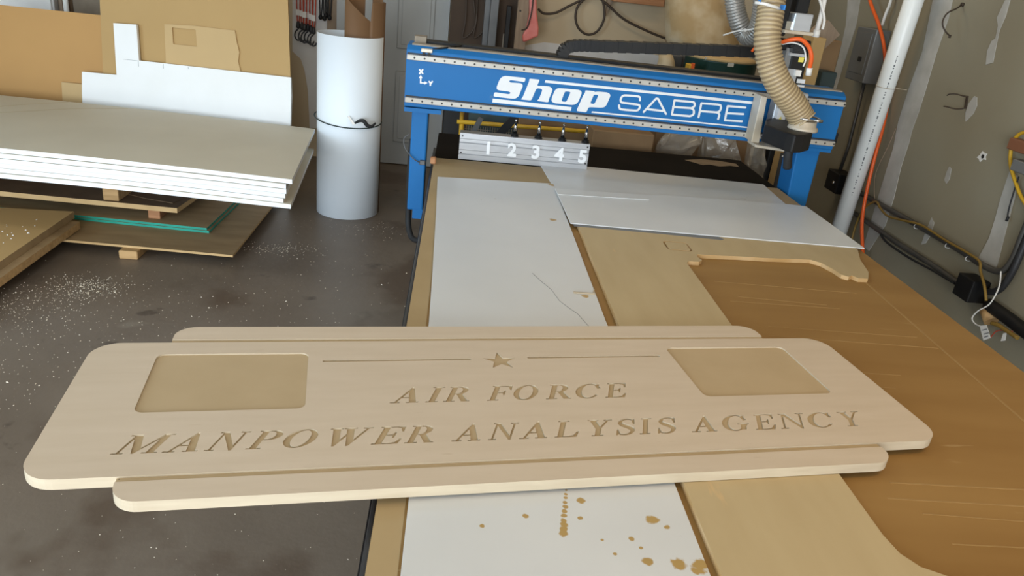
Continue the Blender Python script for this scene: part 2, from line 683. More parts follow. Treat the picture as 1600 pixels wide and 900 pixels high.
S_PATH = spline([(.63, .76, 0), (.56, .93, 0), (.37, .985, 0), (.19, .92, 0), (.13, .77, 0), (.22, .63, 0), (.40, .52, 0), (.57, .39, 0), (.62, .24, 0), (.54, .08, 0), (.35, .015, 0), (.15, .07, 0), (.08, .26, 0)], 4)
_m = len(S_PATH) - 1
S_RAD = [0.028 + 0.072 * math.exp(-((abs(k / _m - 0.5)) / 0.20) ** 2) for k in range(_m + 1)]
GLYPH = {
    'A': (1.0, U(sd_poly([(.49, 1.02), (.54, 1.02), (.92, .03), (.69, .03), (.43, .80)]), sd_cap((.165, .02), (.47, .86), .03), sd_rect(.27, .31, .72, .37), sb(0, .33), sb(.58, 1.0))),
    'I': (.42, U(sd_rect(.115, 0, .305, 1), sb(0, .42), stp(0, .42))),
    'R': (1.0, U(sd_rect(.11, 0, .29, 1), stp(0, .4), sb(0, .42), g_bowl(), sd_poly([(.38, .50), (.60, .50), (.95, .0), (.71, 0)]), sb(.69, 1.0))),
    'P': (.80, U(sd_rect(.11, 0, .29, 1), stp(0, .4), sb(0, .44), g_bowl(.42, .38))),
    'F': (.84, g_F()),
    'E': (.90, U(g_F(), sd_rect(0, 0, .85, .045), sd_poly([(.5, .03), (.85, 0), (.90, .30), (.86, .30), (.75, .10)]))),
    'L': (.88, U(sd_rect(.11, 0, .30, 1), stp(0, .42), sd_rect(0, 0, .83, .045), sd_poly([(.45, .03), (.83, 0), (.88, .34), (.84, .34), (.72, .11)]))),
    'N': (1.05, U(sd_rect(.12, 0, .175, 1), sb(0, .30), stp(0, .25), sd_poly([(.02, 1), (.27, 1), (.90, .14), (.90, -.02), (.85, -.02), (.12, .95)]), sd_rect(.86, -.02, .915, 1), stp(.73, 1.05))),
    'M': (1.30, U(sd_rect(.13, 0, .185, 1), sb(0, .32), stp(.0, .25), sd_poly([(.02, 1), (.32, 1), (.70, .22), (.63, 0), (.58, 0), (.14, .93)]), sd_cap((.62, .05), (1.03, .96), .03), sd_rect(.99, 0, 1.18, 1), sb(.87, 1.30), stp(.99, 1.30))),
    'W': (1.40, U(stp(0, .40), stp(.46, .86), stp(1.10, 1.40), sd_poly([(.08, 1), (.30, 1), (.54, .24), (.47, -.02), (.42, -.02)]), sd_cap((.455, .02), (.70, .72), .03),
                  sd_poly([(.53, 1), (.75, 1), (.99, .24), (.92, -.02), (.87, -.02)]), sd_cap((.905, .02), (1.25, .96), .03))),
    'O': (1.0, D(sd_ell(.5, .5, .5, .52), sd_ell(.5, .5, .30, .475))),
    'C': (.93, U(D(g_ring(), sd_poly([(.58, .45), (.86, .19), (1.2, .19), (1.2, .68), (.8, .68)])), sd_poly([(.84, .99), (.88, .99), (.90, .66), (.86, .66), (.74, .88)]))),
    'G': (1.05, U(D(g_ring(), sd_poly([(.58, .45), (.75, .40), (1.2, .40), (1.2, .68), (.8, .68)])), sd_rect(.75, .06, .93, .43), sd_rect(.62, .40, 1.05, .445), sd_poly([(.84, .99), (.88, .99), (.90, .66), (.86, .66), (.74, .88)]))),
    'S': (.75, U(sd_stroke([(p.x, p.y) for p in S_PATH], S_RAD), sd_poly([(.60, .99), (.64, .99), (.66, .67), (.62, .67)]), sd_poly([(.05, .0), (.09, .0), (.09, .35), (.05, .35)]))),
    'Y': (.98, U(sd_poly([(.08, 1), (.31, 1), (.59, .50), (.59, .42), (.40, .42)]), sd_cap((.55, .46), (.82, .96), .03), sd_rect(.40, 0, .59, .48), stp(0, .42), stp(.66, .98), sb(.27, .72))),
}
GL = {}


def glyph_loops(ch, u0, w, base, h, shear):
    if ch not in GL:
        GL[ch] = contours((lambda x, y, g=GLYPH[ch][1]: g(x, y) - .016), -.06, -.08, GLYPH[ch][0] + .06, 1.08, .0117, .004)
    k = w / GLYPH[ch][0]
    return [[(u0 + x * k + shear * y * h, base + y * h) for x, y in lp] for lp in GL[ch]]


# ================================================================== THE ROOM
YB, XR, XL = 6.6, 2.8, -5.6


def struct(mb, name, mats, parent=None):
    if parent is not None:
        return part(mb, name, mats, parent)
    return solo(mb, name, mats, kind='structure')


struct(MB().box((XL - .1, -4.6, -0.1), (XR + .1, YB + .1, 0)), 'floor', 'concrete')
struct(MB().box((XL - .1, -4.6, 2.95), (XR + .1, YB + .1, 3.05)), 'ceiling', 'ceiling_white')
wr = struct(MB().box((XR, -4.6, 0), (XR + .1, YB, 2.95)), 'wall_right', 'drywall')
wb = struct(MB().box((XL, YB, 0), (XR + .1, YB + .1, 2.95)), 'wall_back', 'wall_tan')
struct(MB().box((XL - .1, -4.6, 0), (XL, YB + .1, 2.95)), 'wall_left', 'wall_tan')
# wall around the roll-up door behind the camera
near = MB()
near.box((XL, -4.6, 2.7), (XR, -4.5, 2.95)).box((1.6, -4.6, 0), (XR, -4.5, 2.7)).box((XL, -4.6, 0), (-5.3, -4.5, 2.7))
struct(near, 'wall_near', 'drywall')

# white primer and bare areas on the back wall
def wallpatch(pts, name='white_paint_patch', m='white_paint', w=wb, d=(0, -0.004, 0)):
    mb = MB()
    mb.poly(pts, d)
    struct(mb, name, m, w)


yw = YB - 0.0005
wallpatch([AY(457, -60, yw), AY(520, -60, yw), AY(518, 60, yw), AY(495, 200, yw), AY(484, 200, yw), AY(481, 140, yw), AY(476, 110, yw), AY(470, 92, yw), AY(457, 80, yw)])
wallpatch([AY(815, 72, yw), AY(850, 66, yw), AY(1000, 82, yw), AY(1040, 88, yw), AY(1040, 135, yw), AY(940, 140, yw), AY(815, 110, yw)])

# six-panel door
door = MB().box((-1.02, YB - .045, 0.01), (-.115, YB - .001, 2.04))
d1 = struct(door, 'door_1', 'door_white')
for x0, x1 in ((-.925, -.655), (-.53, -.23)):
    for z0, z1 in ((.20, .80), (.98, 1.62), (1.72, 1.92)):
        m = MB()
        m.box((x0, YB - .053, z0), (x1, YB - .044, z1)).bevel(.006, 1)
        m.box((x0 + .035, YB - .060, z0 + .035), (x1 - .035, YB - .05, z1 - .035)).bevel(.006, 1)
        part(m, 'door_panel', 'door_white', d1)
k = MB().lathe([(.008, 0), (.008, .03), (.026, .035), (.03, .05), (.02, .066), (.003, .07)], (-.955, YB - .045, .93), 16, (0, -1, 0))
part(k, 'door_knob', 'chrome', d1)
tr = MB().box((-1.10, YB - .02, 0), (-1.022, YB - .001, 2.12)).box((-1.10, YB - .02, 2.05), (-.1, YB - .001, 2.12))
struct(tr, 'trim_1', 'stud_wood')

# plaster seams and patches on the right wall
xw = XR - 0.0005


def rpatch(pts, name='spackle_patch'):
    mb = MB()
    mb.poly([AX(x, y, xw) for x, y in pts], (-0.003, 0, 0))
    struct(mb, name, 'joint_compound', wr)


rpatch([(1462, -20), (1494, -20), (1482, 30), (1463, 85), (1447, 140), (1436, 175), (1425, 205), (1421, 222), (1408, 262), (1397, 310), (1384, 352), (1358, 392), (1350, 385), (1366, 330), (1378, 290), (1396, 232), (1404, 190), (1420, 140), (1442, 80), (1452, 30)], 'taped_seam')
rpatch([(1326, -10), (1346, -10), (1338, 40), (1322, 90), (1306, 140), (1298, 140), (1312, 85), (1322, 40)], 'taped_seam')
rpatch([(1578, 268), (1592, 276), (1586, 310), (1576, 345), (1566, 385), (1556, 425), (1534, 420), (1530, 402), (1546, 372), (1556, 340), (1564, 310)], 'taped_seam')
rpatch([(1573, -4), (1580, -4), (1572, 25), (1562, 48), (1557, 72), (1552, 98), (1541, 101), (1543, 80), (1550, 64), (1556, 60), (1560, 40), (1558, 28)])
rpatch([(1523, 150), (1527, 152), (1527, 165), (1521, 178), (1509, 190), (1509, 176), (1514, 162)])
rpatch([(1484, 260), (1487, 264), (1484, 280), (1479, 287), (1476, 281), (1480, 268)])
rpatch([(1456, 340), (1460, 348), (1455, 366), (1447, 380), (1440, 382), (1447, 362)])
mb_ = MB()
mb_.poly([AX(x, y, xw) for x, y in ((1536, 236), (1539, 239), (1543, 240), (1540, 245), (1541, 250), (1536, 249), (1532, 253), (1530, 248), (1527, 246), (1532, 242))], (-0.004, 0, 0))
struct(mb_, 'torn_paper_hole', 'tag_white', wr)
mb_ = MB()
mb_.poly([AX(x, y, XR - .0045) for x, y in ((1535, 241), (1538, 242), (1537, 247), (1534, 248), (1533, 245))], (-0.0006, 0, 0))
struct(mb_, 'hole_opening', 'bolt_dark', wr)

# ================================================================== CNC ROUTER
ZT = 0.87
TX0, TX1, TY0, TY1 = -0.085, 1.557, 0.30, 3.44
cnc = root('cnc_router', 'big blue gantry router with long tan bed and white lettered crossbeam', 'machine', (0.736, 2.0, 0))
m = MB()
m.box((TX0 - .012, TY0, ZT - .17), (TX1 + .012, TY1 + .03, ZT - .024)).bevel(.006, 2)
for x in (TX0 + .10, TX1 - .10):
    for y in (TY0 + .25, 1.9, TY1 - .25):
        m.box((x - .05, y - .05, 0), (x + .05, y + .05, ZT - .16))
m.box((TX0 + .06, TY0 + .2, .16), (TX0 + .14, TY1 - .2, .24)).box((TX1 - .14, TY0 + .2, .16), (TX1 - .06, TY1 - .2, .24))
part(m, 'table_frame', 'frame_black', cnc)
m = MB().box((TX0, TY0, ZT - .024), (TX1, TY1, ZT)).bevel(.0015, 1)
spoil = part(m, 'spoilboard', 'spoilboard_mdf', cnc)
# cut lines left on the bed by earlier jobs
m = MB()
random.seed(3)
for y in (2.17, 2.06, 2.02, 1.86, 1.80, 1.62, 1.55, 1.17, 1.12, 1.08, 1.0):
    x0 = .83 + random.random() * .1
    x1 = min(1.38, x0 + .25 + random.random() * .4)
    m.bar((x0, y, ZT + .0003), (x1, y - .015 + random.random() * .02, ZT + .0003), .0025 + random.random() * .002, .0006)
m.bar((1.405, 2.26, ZT + .0004), (1.375, 1.42, ZT + .0004), .007, .0008)
m.bar((1.375, 1.42, ZT + .0004), (1.36, .9, ZT + .0004), .006, .0008)
part(m, 'tool_marks', 'tool_mark', spoil)
for bx0, by0, bx1, by1 in ((TX0, TY0, -.037, TY1 - .34), (TX0, TY1 - .34, TX1, TY1)):
    m = MB().box((bx0, by0, ZT - .0002), (bx1, by1, ZT + .0004))
    part(m, 'unmilled_border', 'mdf_border', spoil)
m = MB().box((TX0, TY1, ZT - .024), (TX1, 3.99, ZT - .001)).bevel(.003, 1)
deck = part(m, 'end_deck', ['deck_black'], cnc)
m = MB()
m.poly([AZ(x, y, ZT + .0002) for x, y in ((1070, 250), (1095, 249), (1120, 251), (1150, 256), (1155, 261), (1142, 259), (1125, 260), (1108, 257), (1098, 258), (1085, 254))], (0, 0, .0006))
part(m, 'bare_patch', 'bare_tan', deck, label='tan bare patch where the black coating is worn off')
# side rails the gantry rides on
for x in (TX0 - .015, TX1 + .015):
    m = MB().bar((x, TY0, ZT - .10), (x, 4.0, ZT - .10), .012, .03)
    part(m, 'travel_rail', 'frame_black', cnc)

TILT = -0.0083


def bz(x, z):
    return z + TILT * (x - 0.736)


GY = 3.30
BX0, BX1 = -.225, 1.70
# beam: box section with chamfered upper edges
prof = [(GY, 1.110), (GY, 1.345), (GY + .03, 1.362), (GY + .19, 1.362), (GY + .2, 1.345), (GY + .2, 1.110)]
m = MB()
m.poly([(BX0, y, bz(BX0, z)) for y, z in prof], (BX1 - BX0, 0, TILT * (BX1 - BX0)))
m.bevel(.004, 2, 20)
m.box((BX0, GY + .01, 1.094), (BX0 + .16, GY + .19, 1.112))
m.box((BX1 - .16, GY + .01, 1.087), (BX1, GY + .19, 1.104))
beam = part(m, 'gantry_beam', 'blue_paint', cnc)
m = MB()
m.bar((BX0 + .02, GY + .055, bz(BX0, 1.364)), (BX1 - .01, GY + .055, bz(BX1, 1.364)), .05, .006)
part(m, 'dust_layer', 'dusty_top', beam)
m = MB()
m.bar((BX0 + .06, GY + .15, bz(BX0, 1.368)), (BX1 - .33, GY + .15, bz(BX1 - .33, 1.368)), .085, .014)
part(m, 'cable_tray', 'black_plastic', beam)
# linear rails with bolt holes
for zc in (1.316, 1.140):
    m = MB()
    m.bar((BX0 + .003, GY - .008, bz(BX0, zc)), (BX1 - .003, GY - .008, bz(BX1, zc)), .018, .0215)
    m.bevel(.002, 1)
    m.mi = 1
    for i in range(46):
        x = BX0 + .035 + i * .0418
        m.lathe([(.0042, 0), (.0042, .0012)], (x, GY - .0168, bz(x, zc)), 8, (0, -1, 0), False)
    part(m, 'linear_rail', ['rail_steel', 'bolt_dark'], cnc)
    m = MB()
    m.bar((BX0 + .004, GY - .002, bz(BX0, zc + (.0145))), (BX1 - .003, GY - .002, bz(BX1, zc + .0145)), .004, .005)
    part(m, 'rail_shade_strip', 'bolt_dark', beam)  # dark strip painted in for the shade above each rail
# limit switch at the left end of the beam
m = MB().box((-.165, GY - .006, 1.347), (-.118, GY + .03, 1.362)).bevel(.002, 1)
m.mi = 1
m.box((-.158, GY - .01, 1.335), (-.148, GY + .01, 1.348)).box((-.137, GY - .01, 1.333), (-.127, GY + .01, 1.348))
m.tube(spline([(-.12, GY + .02, 1.36), (-.06, GY + .03, 1.372), (0, GY + .09, 1.38)], 6), .004, 6)
part(m, 'limit_switch', ['dusty_aluminium', 'black_plastic'], cnc)
m = MB().box((-.20, GY + .09, 1.36), (-.15, GY + .16, 1.40))
part(m, 'end_stop', 'dusty_top', cnc)
# legs
m = MB().box((-.193, GY + .05, .64), (-.122, GY + .19, 1.10)).bevel(.006, 2)
m.box((-.168, GY + .05, .60), (-.122, GY + .19, .645))
leg = part(m, 'gantry_leg', 'blue_paint', cnc)
m = MB().box((-.10, GY + .02, .87), (-.075, GY + .05, .90)).bevel(.004, 1)
part(m, 'wiper_block', 'lumber_red', leg)
m = MB().box((-.148, GY + .036, .857), (-.122, GY + .052, .878)).bevel(.003, 1)
m.tube(spline([(-.14, GY + .04, .866), (-.175, GY + .03, .885), (-.215, GY + .05, .925), (-.222, GY + .06, .965), (-.20, GY + .06, .985)], 6), .0025, 6)
part(m, 'sensor', 'grey_metal', leg)
m = MB().tube(spline([(-.195, GY + .21, .93), (-.198, GY + .21, .8), (-.196, GY + .21, .62), (-.192, GY + .2, .52), (-.17, GY + .15, .47), (-.13, GY + .10, .475), (-.09, GY + .08, .50)], 8), .014, 8)
part(m, 'hanging_cable', 'black_rubber', cnc)
m = MB()
m.poly([(1.560, GY + .05, 1.10), (1.672, GY + .05, 1.10), (1.672, GY + .05, .72), (1.600, GY + .05, .72), (1.575, GY + .05, .80)], (0, .14, 0))
m.bevel(.006, 2)
leg2 = part(m, 'gantry_leg', 'blue_paint', cnc)
m = MB().box((BX1, GY + .05, 1.17), (BX1 + .012, GY + .15, 1.27)).box((BX1, GY + .02, 1.13), (BX1 + .02, GY + .10, 1.175))
part(m, 'end_plate', 'black_plastic', cnc)


# ---- lettering on the beam
def onbeam(px, py):
    p = AY(px, py, GY)
    return (p.x, p.z)


def decal(loops, name, m='white_decal', depth=.0012):
    mb = fill_mesh(loops, 0, depth)
    Mx = Matrix(((1, 0, 0, 0), (0, 0, -1, GY), (0, 1, 0, 0), (0, 0, 0, 1)))
    bmesh.ops.transform(mb.b, matrix=Mx, verts=mb.b.verts)
    return part(mb, name, m, beam)


def z1(pts):
    return [onbeam(760 + x / 7.619, 105 + y / 7.619) for x, y in pts]


def z2(pts):
    return [onbeam(955 + x / 6.957, 120 + y / 6.957) for x, y in pts]


def zxy(pts):
    return [onbeam(560 + x / 6.667, 60 + y / 6.667) for x, y in pts]


def rounded(pts, n=2):
    P = pts
    for _ in range(n):
        Q = []
        for i in range(len(P)):
            a, b = P[i], P[(i + 1) % len(P)]
            dl = math.hypot(b[0] - a[0], b[1] - a[1])
            t = min(.25, .0035 / max(dl, 1e-6))
            Q.append((a[0] + (b[0] - a[0]) * t, a[1] + (b[1] - a[1]) * t))
            Q.append((a[0] + (b[0] - a[0]) * (1 - t), a[1] + (b[1] - a[1]) * (1 - t)))
        P = Q
    return P


sS = [(467, 128), (225, 103), (185, 115), (158, 145), (122, 235), (124, 262), (145, 274), (268, 290), (287, 302), (282, 317), (262, 321), (95, 297), (83, 348), (312, 375), (352, 370), (384, 345), (432, 228), (430, 205), (408, 190), (288, 182), (272, 172), (276, 158), (292, 153), (457, 178)]
sH = [(510, 135), (637, 148), (602, 222), (690, 222), (750, 228), (782, 250), (787, 275), (745, 375), (738, 418), (597, 400), (625, 380), (665, 280), (660, 258), (610, 250), (590, 262), (545, 370), (532, 395), (405, 383), (430, 362), (510, 165)]
sO = [(860, 248), (1095, 268), (1128, 282), (1135, 310), (1095, 410), (1065, 440), (1020, 450), (810, 428), (775, 408), (775, 375), (812, 280), (835, 257)]
sOi = [(940, 288), (995, 292), (1000, 305), (955, 405), (940, 412), (900, 408), (895, 392), (930, 300)]
sP = [(1175, 275), (1287, 285), (1285, 296), (1330, 290), (1440, 300), (1472, 320), (1475, 345), (1430, 450), (1405, 475), (1365, 483), (1240, 475), (1215, 480), (1190, 537), (1070, 522), (1150, 340), (1178, 295)]
sPi = [(1285, 325), (1325, 328), (1330, 342), (1290, 430), (1275, 437), (1240, 432), (1240, 418), (1275, 337)]
for nm, lps in (('decal_letter', [sS]), ('decal_letter', [sH]), ('decal_letter', [sO, sOi]), ('decal_letter', [sP, sPi])):
    decal([rounded(z1(q)) for q in lps], nm)
a = z1([(705, 153), (692, 183)])
b = z2([(1550, 270), (1540, 298)])
decal([[a[0], b[0], b[1], a[1]]], 'decal_stripe')
decal([z1([(75, 372), (1015, 475), (1005, 520), (70, 418)])], 'decal_stripe')
a = z1([(1258, 525), (1250, 542)])
b = z2([(1482, 543), (1478, 557)])
decal([[a[0], b[0], b[1], a[1]]], 'decal_stripe')


def strokes(paths, r, conv, name, sq=True):
    fs = []
    allp = []
    for p in paths:
        q = conv(p)
        allp += q
        fs.append(sd_stroke(q, r))
    x0, x1 = min(p[0] for p in allp) - .01, max(p[0] for p in allp) + .01
    y0, y1 = min(p[1] for p in allp) - .01, max(p[1] for p in allp) + .01
    decal(contours(U(*fs), x0, y0, x1, y1, .0011, .0003), name)


def curve2(p):
    return [(v.x, v.y) for v in spline([(x, y, 0) for x, y in p], 5)]


rw = .0044
strokes([curve2([(312, 256), (311, 228), (285, 212), (155, 202), (118, 215), (102, 250), (110, 275), (140, 283), (285, 302), (308, 317), (305, 345), (285, 364), (250, 367), (118, 355), (90, 340), (86, 310)])], rw, z2, 'decal_letter')
strokes([[(352, 382), (488, 236), (508, 238), (595, 403)], [(400, 352), (560, 372)]], rw, z2, 'decal_letter')
strokes([[(688, 256), (660, 410)], curve2([(688, 256), (870, 272), (903, 285), (904, 318), (872, 341)]) + [(672, 327)], curve2([(870, 343), (896, 362), (893, 408), (855, 428)]) + [(660, 410)]], rw, z2, 'decal_letter')
strokes([[(980, 287), (950, 438)], curve2([(980, 287), (1160, 302), (1190, 318), (1190, 350), (1172, 378), (1140, 386)]) + [(964, 371)], curve2([(1140, 386), (1166, 394), (1174, 420), (1162, 458)])], rw, z2, 'decal_letter')
strokes([[(1266, 318), (1235, 472)], [(1266, 318), (1458, 334)], [(1250, 394), (1436, 405)], [(1235, 472), (1420, 484)]], rw, z2, 'decal_letter')
rx = .0034
strokes([[(638, 326), (670, 365)], [(670, 325), (638, 366)]], rx, zxy, 'decal_letter')
strokes([[(738, 450), (752, 470)], [(770, 450), (752, 470)], [(752, 470), (749, 488)]], rx, zxy, 'decal_letter')
decal([zxy([(640, 468), (642, 414), (628, 414), (650, 378), (668, 414), (657, 414), (656, 455), (688, 458), (690, 447), (722, 464), (688, 480), (688, 471)])], 'decal_arrow')

# ---- carriage, spindle, dust shoe, hose
HX0 = 1.34
m = MB()
m.poly([AY(1190, 150, GY - .10), AY(1199, 152, GY - .10), AY(1186, 224, GY - .10), AY(1174, 222, GY - .10)], (0, .085, 0))
m.bar(AY(1174, 224, GY - .10), AY(1226, 232, GY - .10), .10, .012)
m.bevel(.002, 1)
part(m, 'carriage_plate', 'dusty_aluminium', cnc)
m = MB().box((1.355, GY - .085, 1.105), (1.49, GY - .018, 1.345)).bevel(.004, 1)
part(m, 'carriage_block', 'aluminium', cnc)
m = MB().box((1.365, GY - .104, 1.215), (1.402, GY - .085, 1.275)).box((1.412, GY - .104, 1.205), (1.45, GY - .085, 1.27))
m.mi = 1
m.poly([(1.370, GY - .105, 1.222), (1.392, GY - .105, 1.222), (1.381, GY - .105, 1.244)], (0, -.001, 0))
m.poly([(1.420, GY - .105, 1.212), (1.444, GY - .105, 1.212), (1.432, GY - .105, 1.236)], (0, -.001, 0))
part(m, 'warning_label', ['white_decal', 'label_yellow'], cnc)
# servo motor on the far side of the head


def pbox(mb, x0, y0, x1, y1, Y, dep):
    a, b = AY(x0, y1, Y), AY(x1, y0, Y)
    c_ = AY((x0 + x1) / 2, (y0 + y1) / 2, Y)
    w_ = (x1 - x0) * Y / F_PX * .5
    h_ = (y1 - y0) * Y / F_PX * .51
    return mb.box((c_.x - w_, Y, c_.z - h_), (c_.x + w_, Y + dep, c_.z + h_))


YM = GY - .07
m = MB()
pbox(m, 1234, 66, 1259, 142, YM, .09)
m.bevel(.004, 1)
mot = part(m, 'servo_motor', 'black_plastic', cnc)
m = MB()
for q in range(6):
    pbox(m, 1235, 69 + q * 2.4, 1258, 70.2 + q * 2.4, YM - .002, .02)
part(m, 'cooling_fins', 'frame_black', mot)
m = MB()
pbox(m, 1234, 84, 1258, 88, YM - .004, .09)
part(m, 'motor_flange', 'aluminium', mot)
m = MB()
pbox(m, 1229, 109, 1243, 141, YM - .006, .03)
part(m, 'gear_housing', 'aluminium', mot)
m = MB()
pbox(m, 1248, 90, 1256, 97, YM - .004, .003)
part(m, 'motor_label', 'label_yellow', mot)
m = MB()
pbox(m, 1245, 124, 1258, 130, YM - .004, .003)
pbox(m, 1246, 133, 1257, 136, YM - .004, .003)
part(m, 'connector_label', 'white_decal', mot)
m = MB()
pbox(m, 1243, 110, 1252, 119, YM - .02, .02)
part(m, 'connector', 'tag_white', mot)
m = MB()
pbox(m, 1221, 78, 1236, 150, YM + .01, .09)
part(m, 'spindle_side_plate', 'panel_side_grey', cnc)
m = MB()
pbox(m, 1226, 49, 1272, 54, YM - .03, .16)
m.bevel(.002, 1)
part(m, 'motor_shelf', 'dusty_aluminium', cnc)
m = MB()
pbox(m, 1240, 23, 1269, 49, YM - .02, .11)
m.bevel(.004, 1)
part(m, 'motor_cover', 'aluminium', cnc)
m = MB()
pbox(m, 1228, 34, 1239, 46, YM - .01, .03)
part(m, 'terminal_block', 'chrome', cnc)
m = MB()
pbox(m, 1222, -20, 1236, 52, YM + .0, .10)
pbox(m, 1248, -30, 1268, 23, YM + .02, .10)
pbox(m, 1216, 62, 1236, 78, YM + .02, .08)
m.bevel(.005, 1)
part(m, 'spindle_body', 'black_plastic', cnc)
m = MB().tube(spline([AY(1222, 66, GY - .05), AY(1236, 62, GY - .09), AY(1252, 62, GY - .10), AY(1264, 74, GY - .10), AY(1268, 90, GY - .10), AY(1265, 106, GY - .09)], 8), .0088, 10)
part(m, 'power_cable', 'orange_cable', cnc)
m = MB().tube([AY(1265, 106, GY - .09), AY(1263, 118, GY - .09)], [.013, .012], 10)
m.tube(spline([AY(1222, 69, GY - .05), AY(1240, 67, GY - .08), AY(1255, 74, GY - .08), AY(1259, 92, GY - .08), AY(1255, 104, GY - .08)], 8), .0035, 6)
part(m, 'cable_fitting', 'tag_white', cnc)
m = MB().tube([AY(1274, 56, GY + .05), AY(1284, 20, GY + .05), AY(1292, -20, GY + .05)], .0105, 10)
m.tube(spline([AY(1285, 46, GY + .03), AY(1288, 30, GY + .03), AY(1284, 10, GY + .03), AY(1278, -8, GY + .03)], 6), .006, 8)
m.lathe([(.015, 0), (.015, .03)], AY(1274, 58, GY + .05), 10)
part(m, 'air_line', 'tag_white', cnc)
# dust shoe: rounded black shell with an aluminium collar on its right end
YS = GY - .36
zs_ = AY(1243, 211, GY - .45).z
P = [AZ(x, y, zs_) for x, y in ((1197, 186), (1212, 183), (1240, 190), (1262, 196), (1271, 203), (1270, 208), (1258, 211), (1243, 211), (1230, 207), (1195, 194))]
m = MB()
m.poly(P, (0, 0, -.072))
m.bevel(.008, 3, 30)
shoe = part(m, 'dust_shoe', 'black_plastic', cnc)
hc = AZ(1254, 201, zs_ + .003)
m = MB().lathe([(.058, -.006), (.060, 0), (.058, .008), (.050, .012), (.049, .030), (.046, .034)], hc, 28, (0, 0, 1))
part(m, 'collar', 'dusty_aluminium', shoe)
m = MB().tube([hc + Vector((0, 0, .045)) + Vector((.0555 * math.cos(t), .0555 * math.sin(t), 0)) for t in [2 * math.pi * q / 28 for q in range(28)]], .004, 6, closed=True)
m.lathe([(.006, 0), (.006, .03)], hc + Vector((.015, -.06, .045)), 8, (1, 0, 0))
part(m, 'hose_clamp', 'chrome', cnc)
# bristles under the shoe
m = MB().tube(spline([AY(1233, 233, YS + .05), AY(1231, 246, YS + .05), AY(1230, 262, YS + .06)], 4), .018, 12)
part(m, 'router_bit_collet', 'black_rubber', cnc)

hp = spline([hc + Vector((0, 0, .03)), AY(1250, 180, YS + .06), AY(1238, 160, YS + .05), AY(1221, 138, YS + .04), AY(1208, 112, YS + .04), AY(1201, 85, YS + .05), AY(1199, 55, YS + .06), AY(1203, 25, YS + .08), AY(1206, 0, YS + .10), AY(1210, -30, YS + .13)], 40)


def ribbed(path, r0, r1, pitch, n=18):
    # resample by length, alternate radius
    P = [Vector(p) for p in path]
    out = [P[0]]
    acc = 0
    for a, b in zip(P, P[1:]):
        L = (b - a).length
        while acc + L >= pitch / 4:
            t = (pitch / 4 - acc) / L
            a = a + (b - a) * t
            out.append(a)
            L = (b - a).length
            acc = 0
        acc += L
    mb = MB()
    rr = [(r1, r1 * .985, r0, r1 * .985)[i % 4] for i in range(len(out))]
    mb.tube(out, rr, n)
    for f in mb.b.faces:
        pass
    return mb, out


m, hpath = ribbed(hp, .0475, .0525, .0155)
m.b.faces.ensure_lookup_table()
for i, f in enumerate(m.b.faces):
    ring = i // 18
    if ring % 4 in (1, 2) and ring < len(hpath) - 1:
        f.material_index = 1
part(m, 'vacuum_hose', ['hose_tan', 'hose_rib'], cnc)
# grey ducts hanging behind the head
gp = spline([AY(1147, -30, 3.95), AY(1148, 5, 3.95), AY(1154, 32, 3.95), AY(1164, 52, 3.95), AY(1174, 57, 3.9), AY(1184, 46, 3.85), AY(1190, 25, 3.82), AY(1193, 0, 3.8), AY(1195, -30, 3.8)], 30)
m, _ = ribbed(gp, .042, .049, .014, 16)
solo(m, 'flexible_duct', 'hose_grey', 'grey ribbed flexible duct hanging in a loop behind the router head', 'duct')
m = MB().tube(spline([AY(1130, 55, 3.8), AY(1150, 49, 3.8), AY(1166, 47, 3.78), AY(1186, 44, 3.74)], 6), .004, 6)
m.lathe([(.008, -.005), (.008, .005)], AY(1164, 47, 3.775), 8, (0, 1, 0))
solo(m, 'cable_tie', 'tag_white', 'pale cable tie pulled around the grey duct loop', 'cable tie')
m = MB().tube([AY(1180, 4, YS + .02), AY(1195, 6, YS - .005), AY(1212, 11, YS + .0), AY(1221, 15, YS + .05)], .006, 6)
m.mi = 1
m.box(AY(1184, 3, YS + .03), AY(1191, -6, YS + .0)).box(AY(1220, 15, YS + .04), AY(1226, 8, YS + .0))
solo(m, 'hose_strap', ['tag_white', 'blue_tape'], 'white strap with blue ends holding the tan vacuum hose', 'strap')

# cable chain on top of the beam
YC = GY + .13
cp = [AY(878, 99, YC), AY(878, 86, YC), AY(882, 77, YC), AY(890, 72.5, YC), AY(902, 71, YC), AY(915, 71, YC)]
ce = AY(1192, 81, YC)
m = MB()
pth = spline(cp, 5)
last = pth[-1]
n = 30
pth += [last + (ce - last) * (q / n) for q in range(1, n + 1)]
for q in range(len(pth) - 1):
    pass
# links: short overlapping boxes along the path
links = list(zip(pth, pth[1:]))
tot = sum((b - a).length for a, b in links)


def along(s):
    for a, b in links:
        L = (b - a).length
        if s <= L:
            return a + (b - a) * (s / L)
        s -= L
    return links[-1][1]


ss, q = 0.0, 0
while ss < tot - .03:
    stp_ = .012 if ss < .17 else .030
    a, b = along(ss), along(ss + stp_)
    m.bar(a - (b - a) * .1, b + (b - a) * .1, .047 if q % 2 else .044, .07 if q % 2 else .064, (0, 1, 0))
    ss += stp_
    q += 1
part(m, 'cable_chain', 'black_plastic', cnc)
# smaller coil of cables where the chain meets the head
m = MB().tube(spline([AY(1175, 80, GY + .05), AY(1183, 70, GY + .03), AY(1192, 52, GY + .02), AY(1197, 30, GY + .05)], 6), .006, 8)
part(m, 'power_cable', 'orange_cable', cnc)
